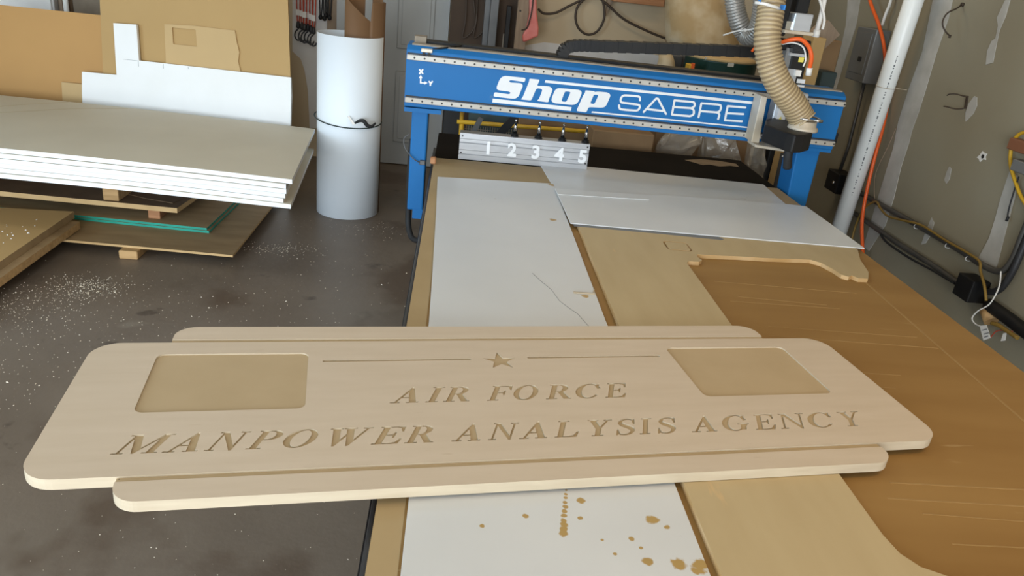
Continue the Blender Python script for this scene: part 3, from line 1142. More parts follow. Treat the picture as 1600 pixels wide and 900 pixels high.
# ================================================================== TOOL RACK
ry = 3.462
rk = root('tool_rack', 'silver aluminium tool rack numbered one to five at the back of the router bed', 'tool rack', (.325, ry + .03, ZT))
pr = [(ry, ZT), (ry, ZT + .022), (ry + .004, ZT + .026), (ry + .004, ZT + .042), (ry - .001, ZT + .046), (ry - .001, ZT + .075), (ry + .005, ZT + .08), (ry + .005, ZT + .093), (ry, ZT + .097), (ry, ZT + .122), (ry + .062, ZT + .122), (ry + .062, ZT)]
m = MB()
m.poly([(.024, y, z) for y, z in pr], (.604, 0, 0))
part(m, 'rack_body', 'aluminium', rk)
for x, z in ((.036, ZT + .108), (.034, ZT + .03), (.618, ZT + .108), (.618, ZT + .03)):
    m = MB().lathe([(.004, 0), (.004, .002)], (x, ry + .002, z), 8, (0, -1, 0), False)
    part(m, 'bolt_head', 'bolt_dark', rk)
for i, (ch, px, py) in enumerate((('1', 763, 232), ('2', 800, 236), ('3', 837, 240), ('4', 874, 243), ('5', 910, 248))):
    c = AY(px, py, ry - .003)
    Mx = Matrix(((1, 0, 0, min(c.x, .606)), (0, 0, -1, ry - .0012), (0, 1, 0, ZT + .036), (0, 0, 0, 1)))
    part(text_mesh(ch, .082, .0036, Mx, .0032), 'numeral', 'foam_edge', rk)
TH = []
for i, (px, py) in enumerate(((804, 213), (841, 217), (878, 222), (914, 226))):
    c = AY(px, py, ry + .03)
    x = c.x
    nm = ('second', 'third', 'fourth', 'fifth')[i]
    lab = 'black and chrome tapered tool holder standing in the rack above numeral %s' % (i + 2)
    if i == 0:
        th = root('tool_holder', lab, 'tool holder', (x, ry + .03, ZT + .122), 0, 'tool holders in the rack')
        part(MB().lathe([(.011, 0), (.019, .001), (.019, .004), (.014, .005), (.014, .008), (.017, .009), (.017, .012), (.010, .013), (.010, .018)], (0, 0, 0), 20), 'flange', 'black_plastic', th, True)
        part(MB().lathe([(.0095, .018), (.0075, .045), (.0055, .062)], (0, 0, 0), 18), 'taper', 'chrome', th, True)
        part(MB().lathe([(.004, .06), (.004, .068), (.0055, .070), (.0055, .075), (.003, .079)], (0, 0, 0), 12), 'pull_stud', 'chrome', th, True)
        TH.append(th)
    else:
        c2 = copy_tree(TH[0])
        c2.location = (x, ry + .03, ZT + .122)
        c2['label'] = lab

# ================================================================== SHEETS ON THE BED
OC = .014
ply = [(.467, .60), (.467, 2.66), (1.52, 2.66), (1.52, 2.56), (1.475, 2.45), (1.445, 2.33), (1.41, 2.265), (1.375, 2.262), (1.362, 2.285), (1.345, 2.27), (1.325, 2.283), (1.318, 2.33), (1.30, 2.385), (1.27, 2.41), (1.20, 2.402), (1.10, 2.39), (1.0, 2.385), (.92, 2.375), (.85, 2.372),
       (.845, 2.345), (.853, 2.32), (.838, 2.30), (.80, 2.297), (.790, 2.28), (.793, 1.0), (.80, .955), (.82, .925), (.86, .905), (1.40, .905), (1.40, .60)]
hole = rrect(.755, 2.395, .845, 2.485, .018, 5)
hole_in = rrect(.7615, 2.4015, .8385, 2.4785, .013, 5)
m = fill_mesh([ply, hole, hole_in], ZT + .0005, ZT + OC)
for f in m.b.faces:
    if abs(f.normal.z) < .5:
        f.material_index = 1
ofc = solo(m, 'plywood_offcut', ['plywood_offcut', 'offcut_edge'], 'pale plywood offcut with a big rounded cutout lying on the tan bed', 'plywood')


def sheet(name, pts, z, t, mats, label, spots=None):
    m = MB()
    m.poly([(x, y, z) for x, y in pts], (0, 0, t))
    m.bevel(.0006, 1)
    return solo(m, name, mats, label, 'sheet')


# stains, in each sheet's own coordinates (origin bottom centre)
def spots_for(lst, cx, cy, t):
    return [(x - cx, y - cy, t, r, GLUE) for x, y, r in lst]


s1 = [(-.058, 3.09), (.10, 3.108), (.30, 3.128), (.435, 3.14), (.438, 2.58), (.438, 1.80), (.452, 1.14), (.452, .45), (-.032, .45), (-.032, 1.07), (-.030, 1.73), (-.036, 2.1), (-.046, 2.6)]
sp = [(AZ(864, 292, ZT).x, AZ(864, 292, ZT).y, .022), (AZ(864, 347, ZT).x, AZ(864, 347, ZT).y, .014)]
for px, py, r in ((914, 467, .012), (1018, 818, .011), (1010, 883, .010), (1058, 887, .014), (1092, 890, .016), (1085, 898, .008), (907, 788, .008), (905, 815, .005), (879, 840, .008), (879, 833, .0075), (880, 826, .007), (880, 819, .0065), (881, 812, .006), (881, 805, .0055), (882, 798, .005), (882, 791, .0045), (883, 784, .004), (883, 778, .0035), (884, 772, .003), (752, 828, .005), (820, 812, .006), (1041, 830, .006), (985, 848, .005), (1000, 862, .004), (960, 872, .004), (940, 850, .003)):
    v = AZ(px, py, ZT)
    sp.append((v.x, v.y, r))
mat('sheet_stained', (0.64, 0.655, 0.66), (0.69, 0.705, 0.71), 2.0, 0.38, spots=spots_for(sp, (-.058 + .452) / 2, (3.14 + .45) / 2, .004),
    speck=[(30, 0.735, (0.40, 0.36, 0.29))])
mat('sheet_grey', (0.66, 0.68, 0.685), (0.71, 0.73, 0.735), 3.0, 0.36, speck=[(14, 0.745, (0.36, 0.34, 0.30))])
mat('sheet_stained_far', (0.64, 0.66, 0.665), (0.70, 0.72, 0.725), 3.0, 0.36, speck=[(14, 0.745, (0.36, 0.34, 0.30)), (4, 0.72, (0.47, 0.44, 0.37))])
sA = sheet('plastic_sheet', [(.405, 3.527), (.95, 3.50), (1.497, 3.475), (1.478, 3.10), (1.45, 2.98), (.44, 3.00)], ZT + .0006, .0035, 'sheet_stained_far',
           'grey-white sheet farthest back on the bed, touching the numbered rack')
sB = sheet('plastic_sheet', [(.43, 3.03), (.84, 3.052), (.9, 3.075), (1.478, 3.10), (1.545, 3.09), (1.553, 2.575), (1.16, 2.576), (.90, 2.58), (.44, 2.588)], ZT + OC + .0008, .004, 'sheet_grey',
           'wide grey-white sheet lying crosswise over the top of the plywood offcut')
s1o = sheet('plastic_sheet', s1, ZT + .0045, .004, 'sheet_stained', 'long white sheet with brown glue stains running down the left of the bed')
# crack in the long sheet
m = MB()
cr = [AZ(x, y, ZT + .0087) for x, y in ((832, 427), (846, 440), (862, 453), (874, 470), (890, 482), (902, 490), (911, 500), (922, 512))]
m.tube(cr, .0007, 4)
part(m, 'crack', 'print_grey', s1o)
# thin grey strip under the front edge of the crosswise sheet, and chips of edging
m = MB()
m.poly([(x, y, ZT + OC + .0002) for x, y in ((.45, 2.594), (.45, 2.566), (.75, 2.560), (.99, 2.545), (1.005, 2.555), (.98, 2.6))], (0, 0, .0005))
solo(m, 'grey_film', 'print_grey', 'dark grey strip of film peeking from under the crosswise sheet', 'film')
m = MB().bar(AZ(896, 457, ZT + .011), AZ(929, 459, ZT + .011), .006, .004)
m.bar(AZ(927, 459, ZT + .011), AZ(928, 452, ZT + .011), .004, .003)
solo(m, 'edge_strip', 'maple_edge', 'thin bent tan sliver near the right edge of the long white sheet', 'strip')
m = MB().bar(AZ(872, 303.5, ZT + .021), AZ(1014, 312, ZT + .021), .004, .0025)
solo(m, 'edge_strip', 'sheet_grey', 'long thin white sliver lying across the two grey-white sheets', 'strip')

# ================================================================== THE SIGN
TH0 = 0.15839
U0, V0 = .388, 1.328
ct, st_ = math.cos(TH0), math.sin(TH0)
sgz = ZT + OC + .0011
sign = root('sign_board', 'long pale maple sign board with carved serif lettering, star and two recessed panels', 'sign', (U0 * ct - V0 * st_, U0 * st_ + V0 * ct, sgz), TH0)


def lo(pts):
    return [(x - U0, y - V0) for x, y in pts]


mx0, mx1, my0, my1 = -.482, 1.259, 1.094, 1.553
sx0, sx1, sy0, sy1 = -.333, 1.0945, 1.0295, 1.6265
R1, R2 = .055, .044


def arc(cx, cy, r, a0, a1, n=8):
    return [(cx + r * math.cos(math.radians(a0 + (a1 - a0) * k / n)), cy + r * math.sin(math.radians(a0 + (a1 - a0) * k / n))) for k in range(n + 1)]


outl = (arc(mx1 - R1, my0 + R1, R1, -90, 0) + arc(mx1 - R1, my1 - R1, R1, 0, 90) + [(sx1, my1)] +
        [(sx1, my1 + .013)] + arc(sx1 - R2, sy1 - R2, R2, 20, 90) + arc(sx0 + R2, sy1 - R2, R2, 90, 160) + [(sx0, my1 + .013), (sx0, my1)] +
        arc(mx0 + R1, my1 - R1, R1, 90, 180) + arc(mx0 + R1, my0 + R1, R1, 180, 270) + [(sx0, my0)] + [(sx0, my0 - .014)] +
        arc(sx0 + R2, sy0 + R2, R2, 200, 270) + arc(sx1 - R2, sy0 + R2, R2, 270, 340) + [(sx1, my0 - .014), (sx1, my0)])
TB, TF = .0172, .0205
m = fill_mesh([lo(outl)], 0, TB)
for f in m.b.faces:
    f.material_index = 0 if abs(f.normal.z) > .5 else 1
part(m, 'board_core', ['mdf_core', 'maple_edge'], sign, True, label='tan core showing in the carved recesses')
loops = [lo(rrect(mx0, my0, mx1, my1, R1, 10))]
loops.append(lo(rrect(-.3495, 1.2805, -.0455, 1.5015, .017)))
loops.append(lo(rrect(.7975, 1.2845, 1.1185, 1.508, .017)))
loops.append(lo(rrect(-.0153, 1.4602, .3087, 1.4678, .003, 3)))
loops.append(lo(rrect(.4396, 1.464, .7671, 1.4716, .003, 3)))
star = []
for q in range(10):
    rr = .0395 if q % 2 == 0 else .0158
    an = math.pi / 2 + q * math.pi / 5
    star.append((.3735 + rr * math.cos(an), 1.4555 + rr * math.sin(an)))
loops.append(lo(star))
h1, b1, sh = .0565, 1.2915, .42
for ch, u, w in (('A', .1166, .0546), ('I', .1873, .0233), ('R', .223, .052), ('F', .3135, .0425), ('O', .3645, .0515), ('R', .439, .0545), ('C', .5005, .0515), ('E', .5701, .0452)):
    loops += [lo(q) for q in glyph_loops(ch, u, w, b1, h1, sh)]
h2, b2 = .0540, 1.1555
for ch, u, w in (('M', -.3567, .0706), ('A', -.2764, .0546), ('N', -.2096, .0500), ('P', -.1422, .0430), ('O', -.088, .0540), ('W', -.018, .0765), ('E', .0742, .0490), ('R', .1335, .0519),
                 ('A', .221, .0531), ('N', .2902, .0490), ('A', .3505, .0541), ('L', .4206, .0460), ('Y', .4816, .0510), ('S', .544, .0430), ('I', .5960, .0215), ('S', .632, .0430),
                 ('A', .7082, .0549), ('G', .777, .0590), ('E', .8517, .0461), ('N', .9100, .0590), ('C', .9775, .0560), ('Y', 1.054, .0520)):
    loops += [lo(q) for q in glyph_loops(ch, u, w, b2, h2, sh)]


def edge_mat(m):
    m.b.normal_update()
    for f in m.b.faces:
        f.material_index = 0 if abs(f.normal.z) > .7 else 1


m = fill_mesh(loops, TB, TF)
edge_mat(m)
part(m, 'lettered_panel', ['maple', 'maple_edge'], sign, True)
g = .0135
up = [(sx0, my1 + g)] + [(sx1, my1 + g)] + arc(sx1 - R2, sy1 - R2, R2, 12, 90) + arc(sx0 + R2, sy1 - R2, R2, 90, 168)
dn = [(sx1, my0 - g)] + [(sx0, my0 - g)] + arc(sx0 + R2, sy0 + R2, R2, 192, 270) + arc(sx1 - R2, sy0 + R2, R2, 270, 348)
for nm, q in (('border_strip', up), ('border_strip', dn)):
    m = fill_mesh([lo(q)], TB, TF)
    edge_mat(m)
    part(m, nm, ['maple', 'maple_edge'], sign, True)
m = MB().lathe([(.004, 0), (.004, .002)], (sx0 - U0 + .004, my0 - V0 - .0015, TB * .8), 8, (0, -1, 0), False)
part(m, 'groove_hole', 'bolt_dark', sign, True)

# ================================================================== LEFT: FOAM STACK AND BOARDS
FT = .597
nsh = 6
ft = .0255
names = ('topmost white foam sheet with a tan paper face, top of the stack', 'second white foam sheet from the top of the stack', 'third white foam sheet from the top of the stack',
         'fourth white foam sheet from the top of the stack', 'fifth white foam sheet from the top, just above the lowest one', 'lowest white foam sheet in the stack, above the dark board')


def bowed(mb, FL, FR, BR, BL, z0, z1, n=10, drop=0.0):
    pts = []
    top = []
    for j in range(2):
        for i in range(n + 1):
            t = i / n
            a = (FL if j == 0 else BL).lerp(FR if j == 0 else BR, t)
            dz = -drop * (2 * t - .9) ** 2
            pts.append(mb._v((a.x, a.y, z0 + dz)))
            top.append(mb._v((a.x, a.y, z1 + dz)))
    k = n + 1
    for i in range(n):
        mb.face([pts[i + 1], pts[i], pts[k + i], pts[k + i + 1]])
        mb.face([top[i], top[i + 1], top[k + i + 1], top[k + i]])
        mb.face([pts[i], pts[i + 1], top[i + 1], top[i]])
        mb.face([pts[k + i + 1], pts[k + i], top[k + i], top[k + i + 1]])
    mb.face([pts[n], pts[k + n], top[k + n], top[n]])
    mb.face([pts[0], top[0], top[k], pts[k]])


offs = [(0, 0), (-.03, -.008), (-.028, -.012), (-.035, -.006), (-.045, -.004), (-.005, -.016)]
tops = []
for i in range(nsh):
    ox, oy = offs[i]
    z1_ = FT - i * (ft + .0006)
    ft_ = ft - .0016
    FL, FR = Vector((-3.26 + ox, 3.985 + oy, 0)), Vector((-.82 + ox, 3.868 + oy, 0))
    BR, BL = Vector((-.925 + ox, 5.08 + oy, 0)), Vector((-3.36 + ox, 5.20 + oy, 0))
    r = root('foam_sheet', names[i], 'foam sheet', ((FL.x + FR.x) / 2, (FL.y + BL.y) / 2, z1_ - ft), 0, 'foam sheets stacked flat on the left')
    m = MB()
    bowed(m, FL, FR, BR, BL, z1_ - ft_, z1_ - .0008, drop=.012)
    part(m, 'foam_core', 'foam_edge', r)
    m = MB()
    bowed(m, FL, FR, BR, BL, z1_ - .0008, z1_, drop=.012)
    pf_ = part(m, 'paper_face', 'kraft_face', r, label='tan paper face')
    tops.append(pf_)

m = MB()
for px in (((0, 167), (40, 164), (80, 162), (110, 160)), ((0, 177), (60, 174), (120, 171), (200, 171))):
    m.tube(spline([AZ(x, y, FT - .005) for x, y in px], 6), .006, 4)
for v in m.b.verts:
    v.co.z = FT - .012 * (2 * (v.co.x + 3.26) / 2.44 - .9) ** 2 + (.0008 if v.co.z > FT - .005 else -.0006)
part(m, 'scuff_marks', 'scuff', tops[0], label='faint yellowish scuffs')

# board whose dark top colour paints in the shade, and spacers under the foam
ZL = .062


def board(name, pts, z, t, mats, label, cat='board', group=None):
    m = MB()
    m.poly([(x, y, z) for x, y in pts], (0, 0, t))
    for f in m.b.faces:
        f.normal_update()
        if abs(f.normal.z) < .5:
            f.material_index = 1
    return solo(m, name, mats, label, cat, group)


for lab, x, y, dx in (('small wood block under the front edge of the bottom tan board', -1.82, 4.02, .09),):
    m = MB().box((-1.80, 4.02, 0), (-1.70, 4.40, .048)).bevel(.004, 1)
    solo(m, 'wood_block', 'lumber', lab, 'wood block')
m = MB().box((-3.5, 4.02, 0), (-3.4, 4.40, .048)).bevel(.004, 1)
board('fiberboard_sheet', [(-3.9, 4.17), (-1.19, 4.045), (-1.185, 5.20), (-3.9, 5.25)], .0485, .013, ['board_brown', 'board_edge'], 'bottom tan fiberboard sheet nearest the floor, its bare corner sticking out')
board('green_edged_board', [(-3.9, 4.53), (-1.415, 4.36), (-1.395, 5.1), (-3.9, 5.2)], .0620, .0135, ['board_brown', 'green_edge'], 'lower of two green-edged brown boards under the foam stack', 'board', 'green edged boards')
board('green_edged_board', [(-3.9, 4.53), (-1.43, 4.37), (-1.41, 5.1), (-3.9, 5.2)], .0758, .0135, ['board_brown', 'green_edge'], 'upper of two green-edged brown boards under the foam stack', 'board', 'green edged boards')
GZ = .0895
m = MB().box((-1.80, 4.46, GZ), (-1.73, 4.9, GZ + .055)).bevel(.003, 1)
solo(m, 'wood_block', 'lumber_red', 'small red-brown wood block resting on the green-edged boards', 'wood block')
DZ = GZ + .0555
board('particle_board', [(-3.9, 4.55), (-1.62, 4.44), (-1.57, 5.05), (-3.9, 5.15)], DZ, .030, ['board_dark', 'board_edge'], 'brown board beneath the foam stack, shade painted into its dark top, light tan front edge')
m = MB()
m.poly([AZ(x, y, DZ + .0303) for x, y in ((172, 297), (285, 300), (298, 304), (270, 318), (225, 310))], (0, 0, .004))
solo(m, 'wood_scrap', 'board_dark', 'ragged dark wood scrap on the dark board under the foam', 'scrap')
m = MB().box((-2.06, 4.48, DZ + .0302), (-1.97, 4.95, FT - nsh * (ft + .0006) - .013)).bevel(.003, 1)
solo(m, 'wood_block', 'lumber', 'upright wood block holding up the foam stack above the dark board', 'wood block')
m = MB().box((-3.2, 4.4, DZ + .0302), (-2.9, 5.0, FT - nsh * (ft + .0006) - .013)).bevel(.003, 1)
solo(m, 'wood_block', 'lumber', 'wide wood block holding up the left end of the foam stack, mostly hidden', 'wood block')

# two thick boards at the left edge
board('thick_board', [(-3.5, 3.1), (-2.13, 3.12), (-2.155, 4.31), (-3.5, 4.20)], .110, .040, ['cardboard', 'board_brown'], 'upper thick tan board at the left edge, dusted with white flakes')
board('thick_board', [(-3.5, 3.0), (-2.085, 3.02), (-2.105, 4.26), (-3.5, 4.16)], .068, .041, ['board_brown', 'lumber'], 'lower thick board at the left edge, sticking out below the upper one')
m = MB().box((-3.2, 3.1, 0), (-2.4, 3.22, .067)).bevel(.003, 1)
solo(m, 'wood_block', 'lumber', 'wood runner under the two thick boards at the left edge', 'wood block')

# ------------------------------------------------------------------ sheets leaning behind the foam stack
LN = Vector((.1, 1, -.13)).normalized()      # leaning plane normal (away from camera)


def lean(name, px, p0, t, mats, label, cat, parent=None, holes=None):
    pts = [AP(x, y, p0, LN) for x, y in px]
    m = MB()
    m.poly(pts, LN * t)
    return pts, m


P1 = Vector((-1.1, 5.20, .60))
P2 = P1 + LN * .040
P3 = P1 + LN * .072
P4 = P1 + LN * .10


def down(px, p0):
    """follow the leaning plane straight down to the floor from a pixel's point"""
    p = AP(px[0], px[1], p0, LN)
    dvec = Vector((0, 0, -1)) - LN * (Vector((0, 0, -1)).dot(LN))
    t = (p.z - .003) / -dvec.z
    return p + dvec * t


def leaned(name, px, bottoms, p0, t, mats, label, cat, group=None):
    pts = [AP(x, y, p0, LN) for x, y in px] + [down(q, p0) for q in bottoms]
    m = MB()
    m.poly(pts, LN * t)
    return solo(m, name, mats, label, cat, group)


wp = leaned('foam_offcut', [(128, 146), (128, 112), (182, 117), (177, 36), (213, 38.5), (217, 94.5), (454, 121), (455, 150)], [(455, 150), (128, 146)], P1, .024, 'white_foam',
            'stepped white foam offcut with a tall narrow tab standing behind the foam stack', 'foam sheet')
for a, b in (((193, 92.6), (216, 95.2)), ((216, 95), (216.4, 104)), ((255, 100), (255.3, 107)), ((294, 104), (294.3, 108))):
    m = MB().bar(AP(a[0], a[1], P1 - LN * .0004, LN), AP(b[0], b[1], P1 - LN * .0004, LN), .0016, .0016, LN)
    part(m, 'saw_cut', 'print_grey', wp)
# pale scrap with a rectangular cutout, between the white offcut and the big brown sheet
op = [(258, 38), (300, 40), (368, 48), (371, 66), (375, 82), (373, 96), (377, 112), (377, 130), (262, 130)]
hp_ = [(270, 43), (307, 46.5), (309, 73), (272, 69)]
ex = Vector((1, -.1, 0)).normalized()
ez = ex.cross(LN).normalized()
if ez.z < 0:
    ez = -ez
O2 = P2


def to2(px):
    d = AP(px[0], px[1], O2, LN) - O2
    return (d.dot(ex), d.dot(ez))


m = fill_mesh([[to2(q) for q in op], rounded([to2(q) for q in hp_], 1)], 0, .012)
Mx = Matrix(((ex.x, ez.x, -LN.x, O2.x), (ex.y, ez.y, -LN.y, O2.y), (ex.z, ez.z, -LN.z, O2.z), (0, 0, 0, 1)))
bmesh.ops.transform(m.b, matrix=Mx, verts=m.b.verts)
solo(m, 'fiberboard_offcut', 'cardboard_pale', 'small tan offcut with a rounded rectangular hole leaning on the big tan sheet', 'offcut')
leaned('fiberboard_sheet', [(153, -60), (448, -60), (450, 10), (454, 130)], [(454, 130), (163, 130)], P2 + LN * .0005, .016, 'cardboard', 'largest upright tan fiberboard sheet, behind the stepped white foam offcut', 'board')
leaned('fiberboard_sheet', [(-60, 0), (0, 7.5), (175, 25.5), (190, 140)], [(190, 140), (-60, 140)], P3, .016, 'cardboard_orange', 'orange-tan upright fiberboard sheet at the far left, lower than its neighbour', 'board')
leaned('fiberboard_strip', [(96, 128), (136, 132.5), (140, 150)], [(140, 150), (98, 150)], P2 + LN * .004, .012, 'cardboard_pale', 'short pale tan strip beside the left end of the white foam offcut', 'board')

# things on the back wall above the orange-tan sheet
m = MB().box((-4.35, 6.40, 0), (AY(90, 0, 6.4).x - .03, 6.59, 1.9)).bevel(.01, 2)
cab = root('cabinet', 'white cabinet peeking over the orange-tan sheet at the top left', 'cabinet', (-3.8, 6.5, 0))
part(m, 'cabinet_body', 'white_paint', cab)
m = MB().box((-4.3, 6.385, .1), (AY(80, 0, 6.4).x, 6.40, 1.85)).bevel(.004, 1)
part(m, 'cabinet_door', 'white_foam', cab)
m = MB().box((AY(91, 8, 6.45).x, 6.45, 0), (AY(98, 8, 6.45).x, 6.59, 1.9)).bevel(.004, 1)
solo(m, 'upright_post', 'stud_wood', 'narrow brown post right beside the white cabinet at top left', 'post')
m = MB().tube([(AY(103, 8, 6.36).x, 6.36, 0), (AY(103, 8, 6.36).x, 6.36, 1.9)], .019, 14)
solo(m, 'upright_tube', 'pvc_white', 'pale upright tube between the brown post and the grey locker', 'tube')
m = MB().box((AY(107, 8, 6.4).x, 6.40, 0), (AY(170, 8, 6.4).x, 6.59, 1.9)).bevel(.005, 1)
lk = solo(m, 'locker', 'dusty_top', 'dull grey-brown locker behind the leaning tan sheets', 'locker')
m = MB().box((AY(107, 8, 6.4).x, 6.392, 0.02), (AY(114, 8, 6.4).x, 6.40, 1.88))
part(m, 'locker_jamb', 'board_dark', lk, label='dark recessed edge')

# ================================================================== WHITE ROLL
RC = Vector((-.722, 5.185, 0))
RR = .217
roll = root('foam_roll', 'tall white rolled sheet standing on the floor, tied with a dark cord', 'roll', RC)
m = MB()


def spiral(mb, c, r0, r1, a0, a1, z0, ztop, th, n=72):
    rings = []
    for k in range(n + 1):
        t = k / n
        a = math.radians(a0 + (a1 - a0) * t)
        r = r0 + (r1 - r0) * t
        zt = ztop(t) if callable(ztop) else ztop
        ca, sa = math.cos(a), math.sin(a)
        rings.append([mb._v((c.x + r * ca, c.y + r * sa, z0)), mb._v((c.x + r * ca, c.y + r * sa, zt)),
                      mb._v((c.x + (r - th) * ca, c.y + (r - th) * sa, zt)), mb._v((c.x + (r - th) * ca, c.y + (r - th) * sa, z0))])
    for A, B in zip(rings, rings[1:]):
        for i in range(4):
            mb.face([A[i], A[(i + 1) % 4], B[(i + 1) % 4], B[i]], i in (0, 2))
    mb.face(rings[0][::-1])
    mb.face(rings[-1])


spiral(m, RC, RR - .022, RR + .002, -330, 12, .002, 1.196, .005, 96)
part(m, 'rolled_sheet', 'roll_white', roll)
m = MB()
pts = []
for k in range(40):
    a = 2 * math.pi * k / 40
    pts.append(RC + Vector(((RR + .005) * math.cos(a), (RR + .005) * math.sin(a), .655 - .012 * math.cos(a) - .02 * max(0, -math.sin(a)))))
m.tube(pts, .004, 6, closed=True)
part(m, 'tie_cord', 'teal_dark', roll)
yk = RC.y - RR - .012
c0 = AY(568, 190, yk)
m = MB()
m.tube(spline([AY(555, 192, yk), AY(562, 187, yk - .01), AY(570, 188, yk - .014), AY(577, 197, yk - .012), AY(584, 197, yk - .006), AY(588, 191, yk + .01)], 6), [.006] + [.012] * 29 + [.006], 8) if False else None
kp = spline([AY(554, 193, yk), AY(561, 189, yk - .012), AY(568, 189, yk - .016), AY(574, 196, yk - .014), AY(581, 197, yk - .006), AY(587, 192, yk + .01)], 6)
m.tube(kp, [.005 + .008 * math.sin(math.pi * q / (len(kp) - 1)) for q in range(len(kp))], 8)
part(m, 'cord_knot', 'black_rubber', roll)
m = MB()
m.poly([AY(543, 182, yk), AY(546, 181, yk), AY(555, 194, yk - .004), AY(551, 195, yk - .004)], (0, -.002, 0))
part(m, 'cord_tag', 'hose_grey', roll)
# brown roll standing inside the white one
BC = RC + Vector((.088, .02, 0))


def brown_top(t):
    a = (-265 + 340 * t + 540) % 360 - 180
    if -180 <= a < -62:
        x = 572 + 33 * math.cos(math.radians(a))
        return 1.405 - .0048 * (x - 548) * .62
    if -62 <= a <= 40:
        return 1.405
    return 1.50


m = MB()
spiral(m, BC, .118, .138, -265, 75, .004, brown_top, .004, 90)
m.b.verts.ensure_lookup_table()
solo(m, 'brown_roll', 'brown_sheet', 'brown rolled sheet standing inside the tall white roll', 'roll')

# ================================================================== BUNGEE CORDS
yb = YB - .03
RH = []
cords = [(466, 48, 'leftmost'), (472, 50, 'second from the left'), (476, 52, 'third from the left'), (481, 52, 'fourth from the left'), (486, 55, 'fifth from the left'), (490, 57, 'rightmost')]
wx = AY(466, 48, yb)


def bungee(cord_m, hook_m, rootp, name, lab, cat, grp, kind):
    r = root(name, lab, cat, rootp, 0, grp)
    m = MB()
    for dx in (-.008, .010):
        m.tube(spline([(dx * .4, 0, .02), (dx, .004, .10), (dx * 1.6, .006, .30), (dx * 1.2, .01, .62)], 6), .005, 6)
    part(m, 'cord', cord_m, r, True)
    m = MB()
    if kind == 'hook':
        m.tube(spline([(0, 0, .06), (.002, -.004, .02), (-.018, -.008, -.005), (-.026, -.010, -.04), (-.008, -.010, -.072), (.016, -.008, -.066), (.024, -.006, -.045)], 6), .0062, 6)
        m.lathe([(.013, .02), (.017, .03), (.014, .06), (.008, .075)], (0, 0, 0), 10)
        part(m, 'hook', hook_m, r, True)
        m = MB().box((-.015, -.012, .12), (.015, -.008, .165))
        part(m, 'paper_tag', 'tag_white', r, True)
    else:
        m.lathe([(.003, -.02), (.014, -.014), (.018, 0), (.014, .014), (.004, .022)], (0, -.004, .02), 12)
        part(m, 'ball', hook_m, r, True)
    return r


for i, (px, py, w) in enumerate(cords):
    p = AY(px, py, yb - .026 * (i % 3))
    lab = 'red bungee cord with dark hook on the wall, %s of the red' % w
    if i == 0:
        RH.append(bungee('red_cord', 'frame_black', p, 'bungee_cord', lab, 'bungee cord', 'red bungee cords', 'hook'))
    else:
        c = copy_tree(RH[0])
        c.location = p
        c['label'] = lab
BH = []
for i, (px, py, w) in enumerate([(501, 31, 'leftmost'), (507, 33, 'middle one lowest hanging'), (510, 28, 'second from the right'), (515, 32, 'rightmost')]):
    p = AY(px, py, yb - .040 * (i % 2))
    lab = 'black ball-ended bungee cord beside the red ones, %s' % w
    if i == 0:
        BH.append(bungee('black_rubber', 'black_plastic', p, 'ball_bungee', lab, 'bungee cord', 'black ball bungee cords', 'ball'))
    else:
        c = copy_tree(BH[0])
        c.location = p
        c['label'] = lab
m = MB().box((AY(462, 0, yb).x, YB - .03, 1.66), (AY(520, 0, yb).x, YB - .001, 1.70))
solo(m, 'cord_rail', 'stud_wood', 'wooden rail high on the back wall holding the bungee cords', 'rail')

# ================================================================== BACK WALL BEHIND THE BEAM
m = MB()
m.poly([AY(704, -80, 6.35), AY(775, -80, 6.35), AY(767, 140, 6.2), AY(692, 140, 6.2)], (0, .02, 0))
m2 = MB().box((-.105, 6.44, 0), (.42, 6.46, 2.1))
solo(m2, 'dark_panel', 'dark_brown', 'very dark brown panel standing against the back wall beside the white door', 'panel')
m.b.free()
for i, (x0, lab) in enumerate(((735, 'left one of two brown cord loops hanging on the dark panel'), (752, 'right one of two brown cord loops hanging on the dark panel'))):
    m = MB().tube(spline([AY(x0 - 2, -60, 6.42), AY(x0 + 6, 10, 6.42), AY(x0 + 8, 35, 6.42), AY(x0 + 2, 50, 6.42), AY(x0 - 12, 58, 6.42), AY(x0 - 7, 25, 6.42), AY(x0 - 5, -60, 6.42)], 8), .006, 6)
    solo(m, 'cord_loop', 'cord_brown', lab, 'cord')
for i, (x0, x1, top, mt, lab) in enumerate(((764, 771, -70, 'grey_metal', 'wide grey metal bar leaning next to the dark panel'), (773, 784, -70, 'grey_metal', 'tallest grey metal strip among the leaning bars'), (786, 790, 52, 'dusty_top', 'short pale stick among the leaning grey bars'),
                                           (792, 797, 8, 'black_plastic', 'thin black bar leaning just left of the wooden stud'))):
    a, b = AY(x0, max(top, -70), 6.38), AY(x1, max(top, -70), 6.38)
    m = MB()
    m.box((a.x, 6.36 - .045 * (i % 2), 0), (b.x + .012, 6.40 - .045 * (i % 2), a.z))
    m.bevel(.004, 1)
    solo(m, 'leaning_bar', mt, lab, 'bar', 'bars leaning on the back wall')
m = MB().box((AY(806, 40, 6.33).x, 6.33, 0), (AY(824, 40, 6.33).x, 6.42, 2.4)).bevel(.003, 1)
st = solo(m, 'wooden_stud', 'stud_wood', 'upright brown wooden stud behind the left half of the beam', 'stud')
m = MB()
for py in (17, 79):
    p = AY(813, py, 6.329)
    m.lathe([(.008, 0), (.006, .003)], p, 10, (0, -1, 0))
part(m, 'screw', 'bolt_dark', st)
m = MB()
pp_ = [AY(x, y, 6.30) for x, y in ((827, -40), (838, -40), (839, 20), (842, 45), (841, 57), (833, 60), (825, 64), (817, 66), (816, 56), (822, 44), (827, 22))]
m.poly(pp_, (0, .03, 0))
m.bevel(.012, 2, 20)
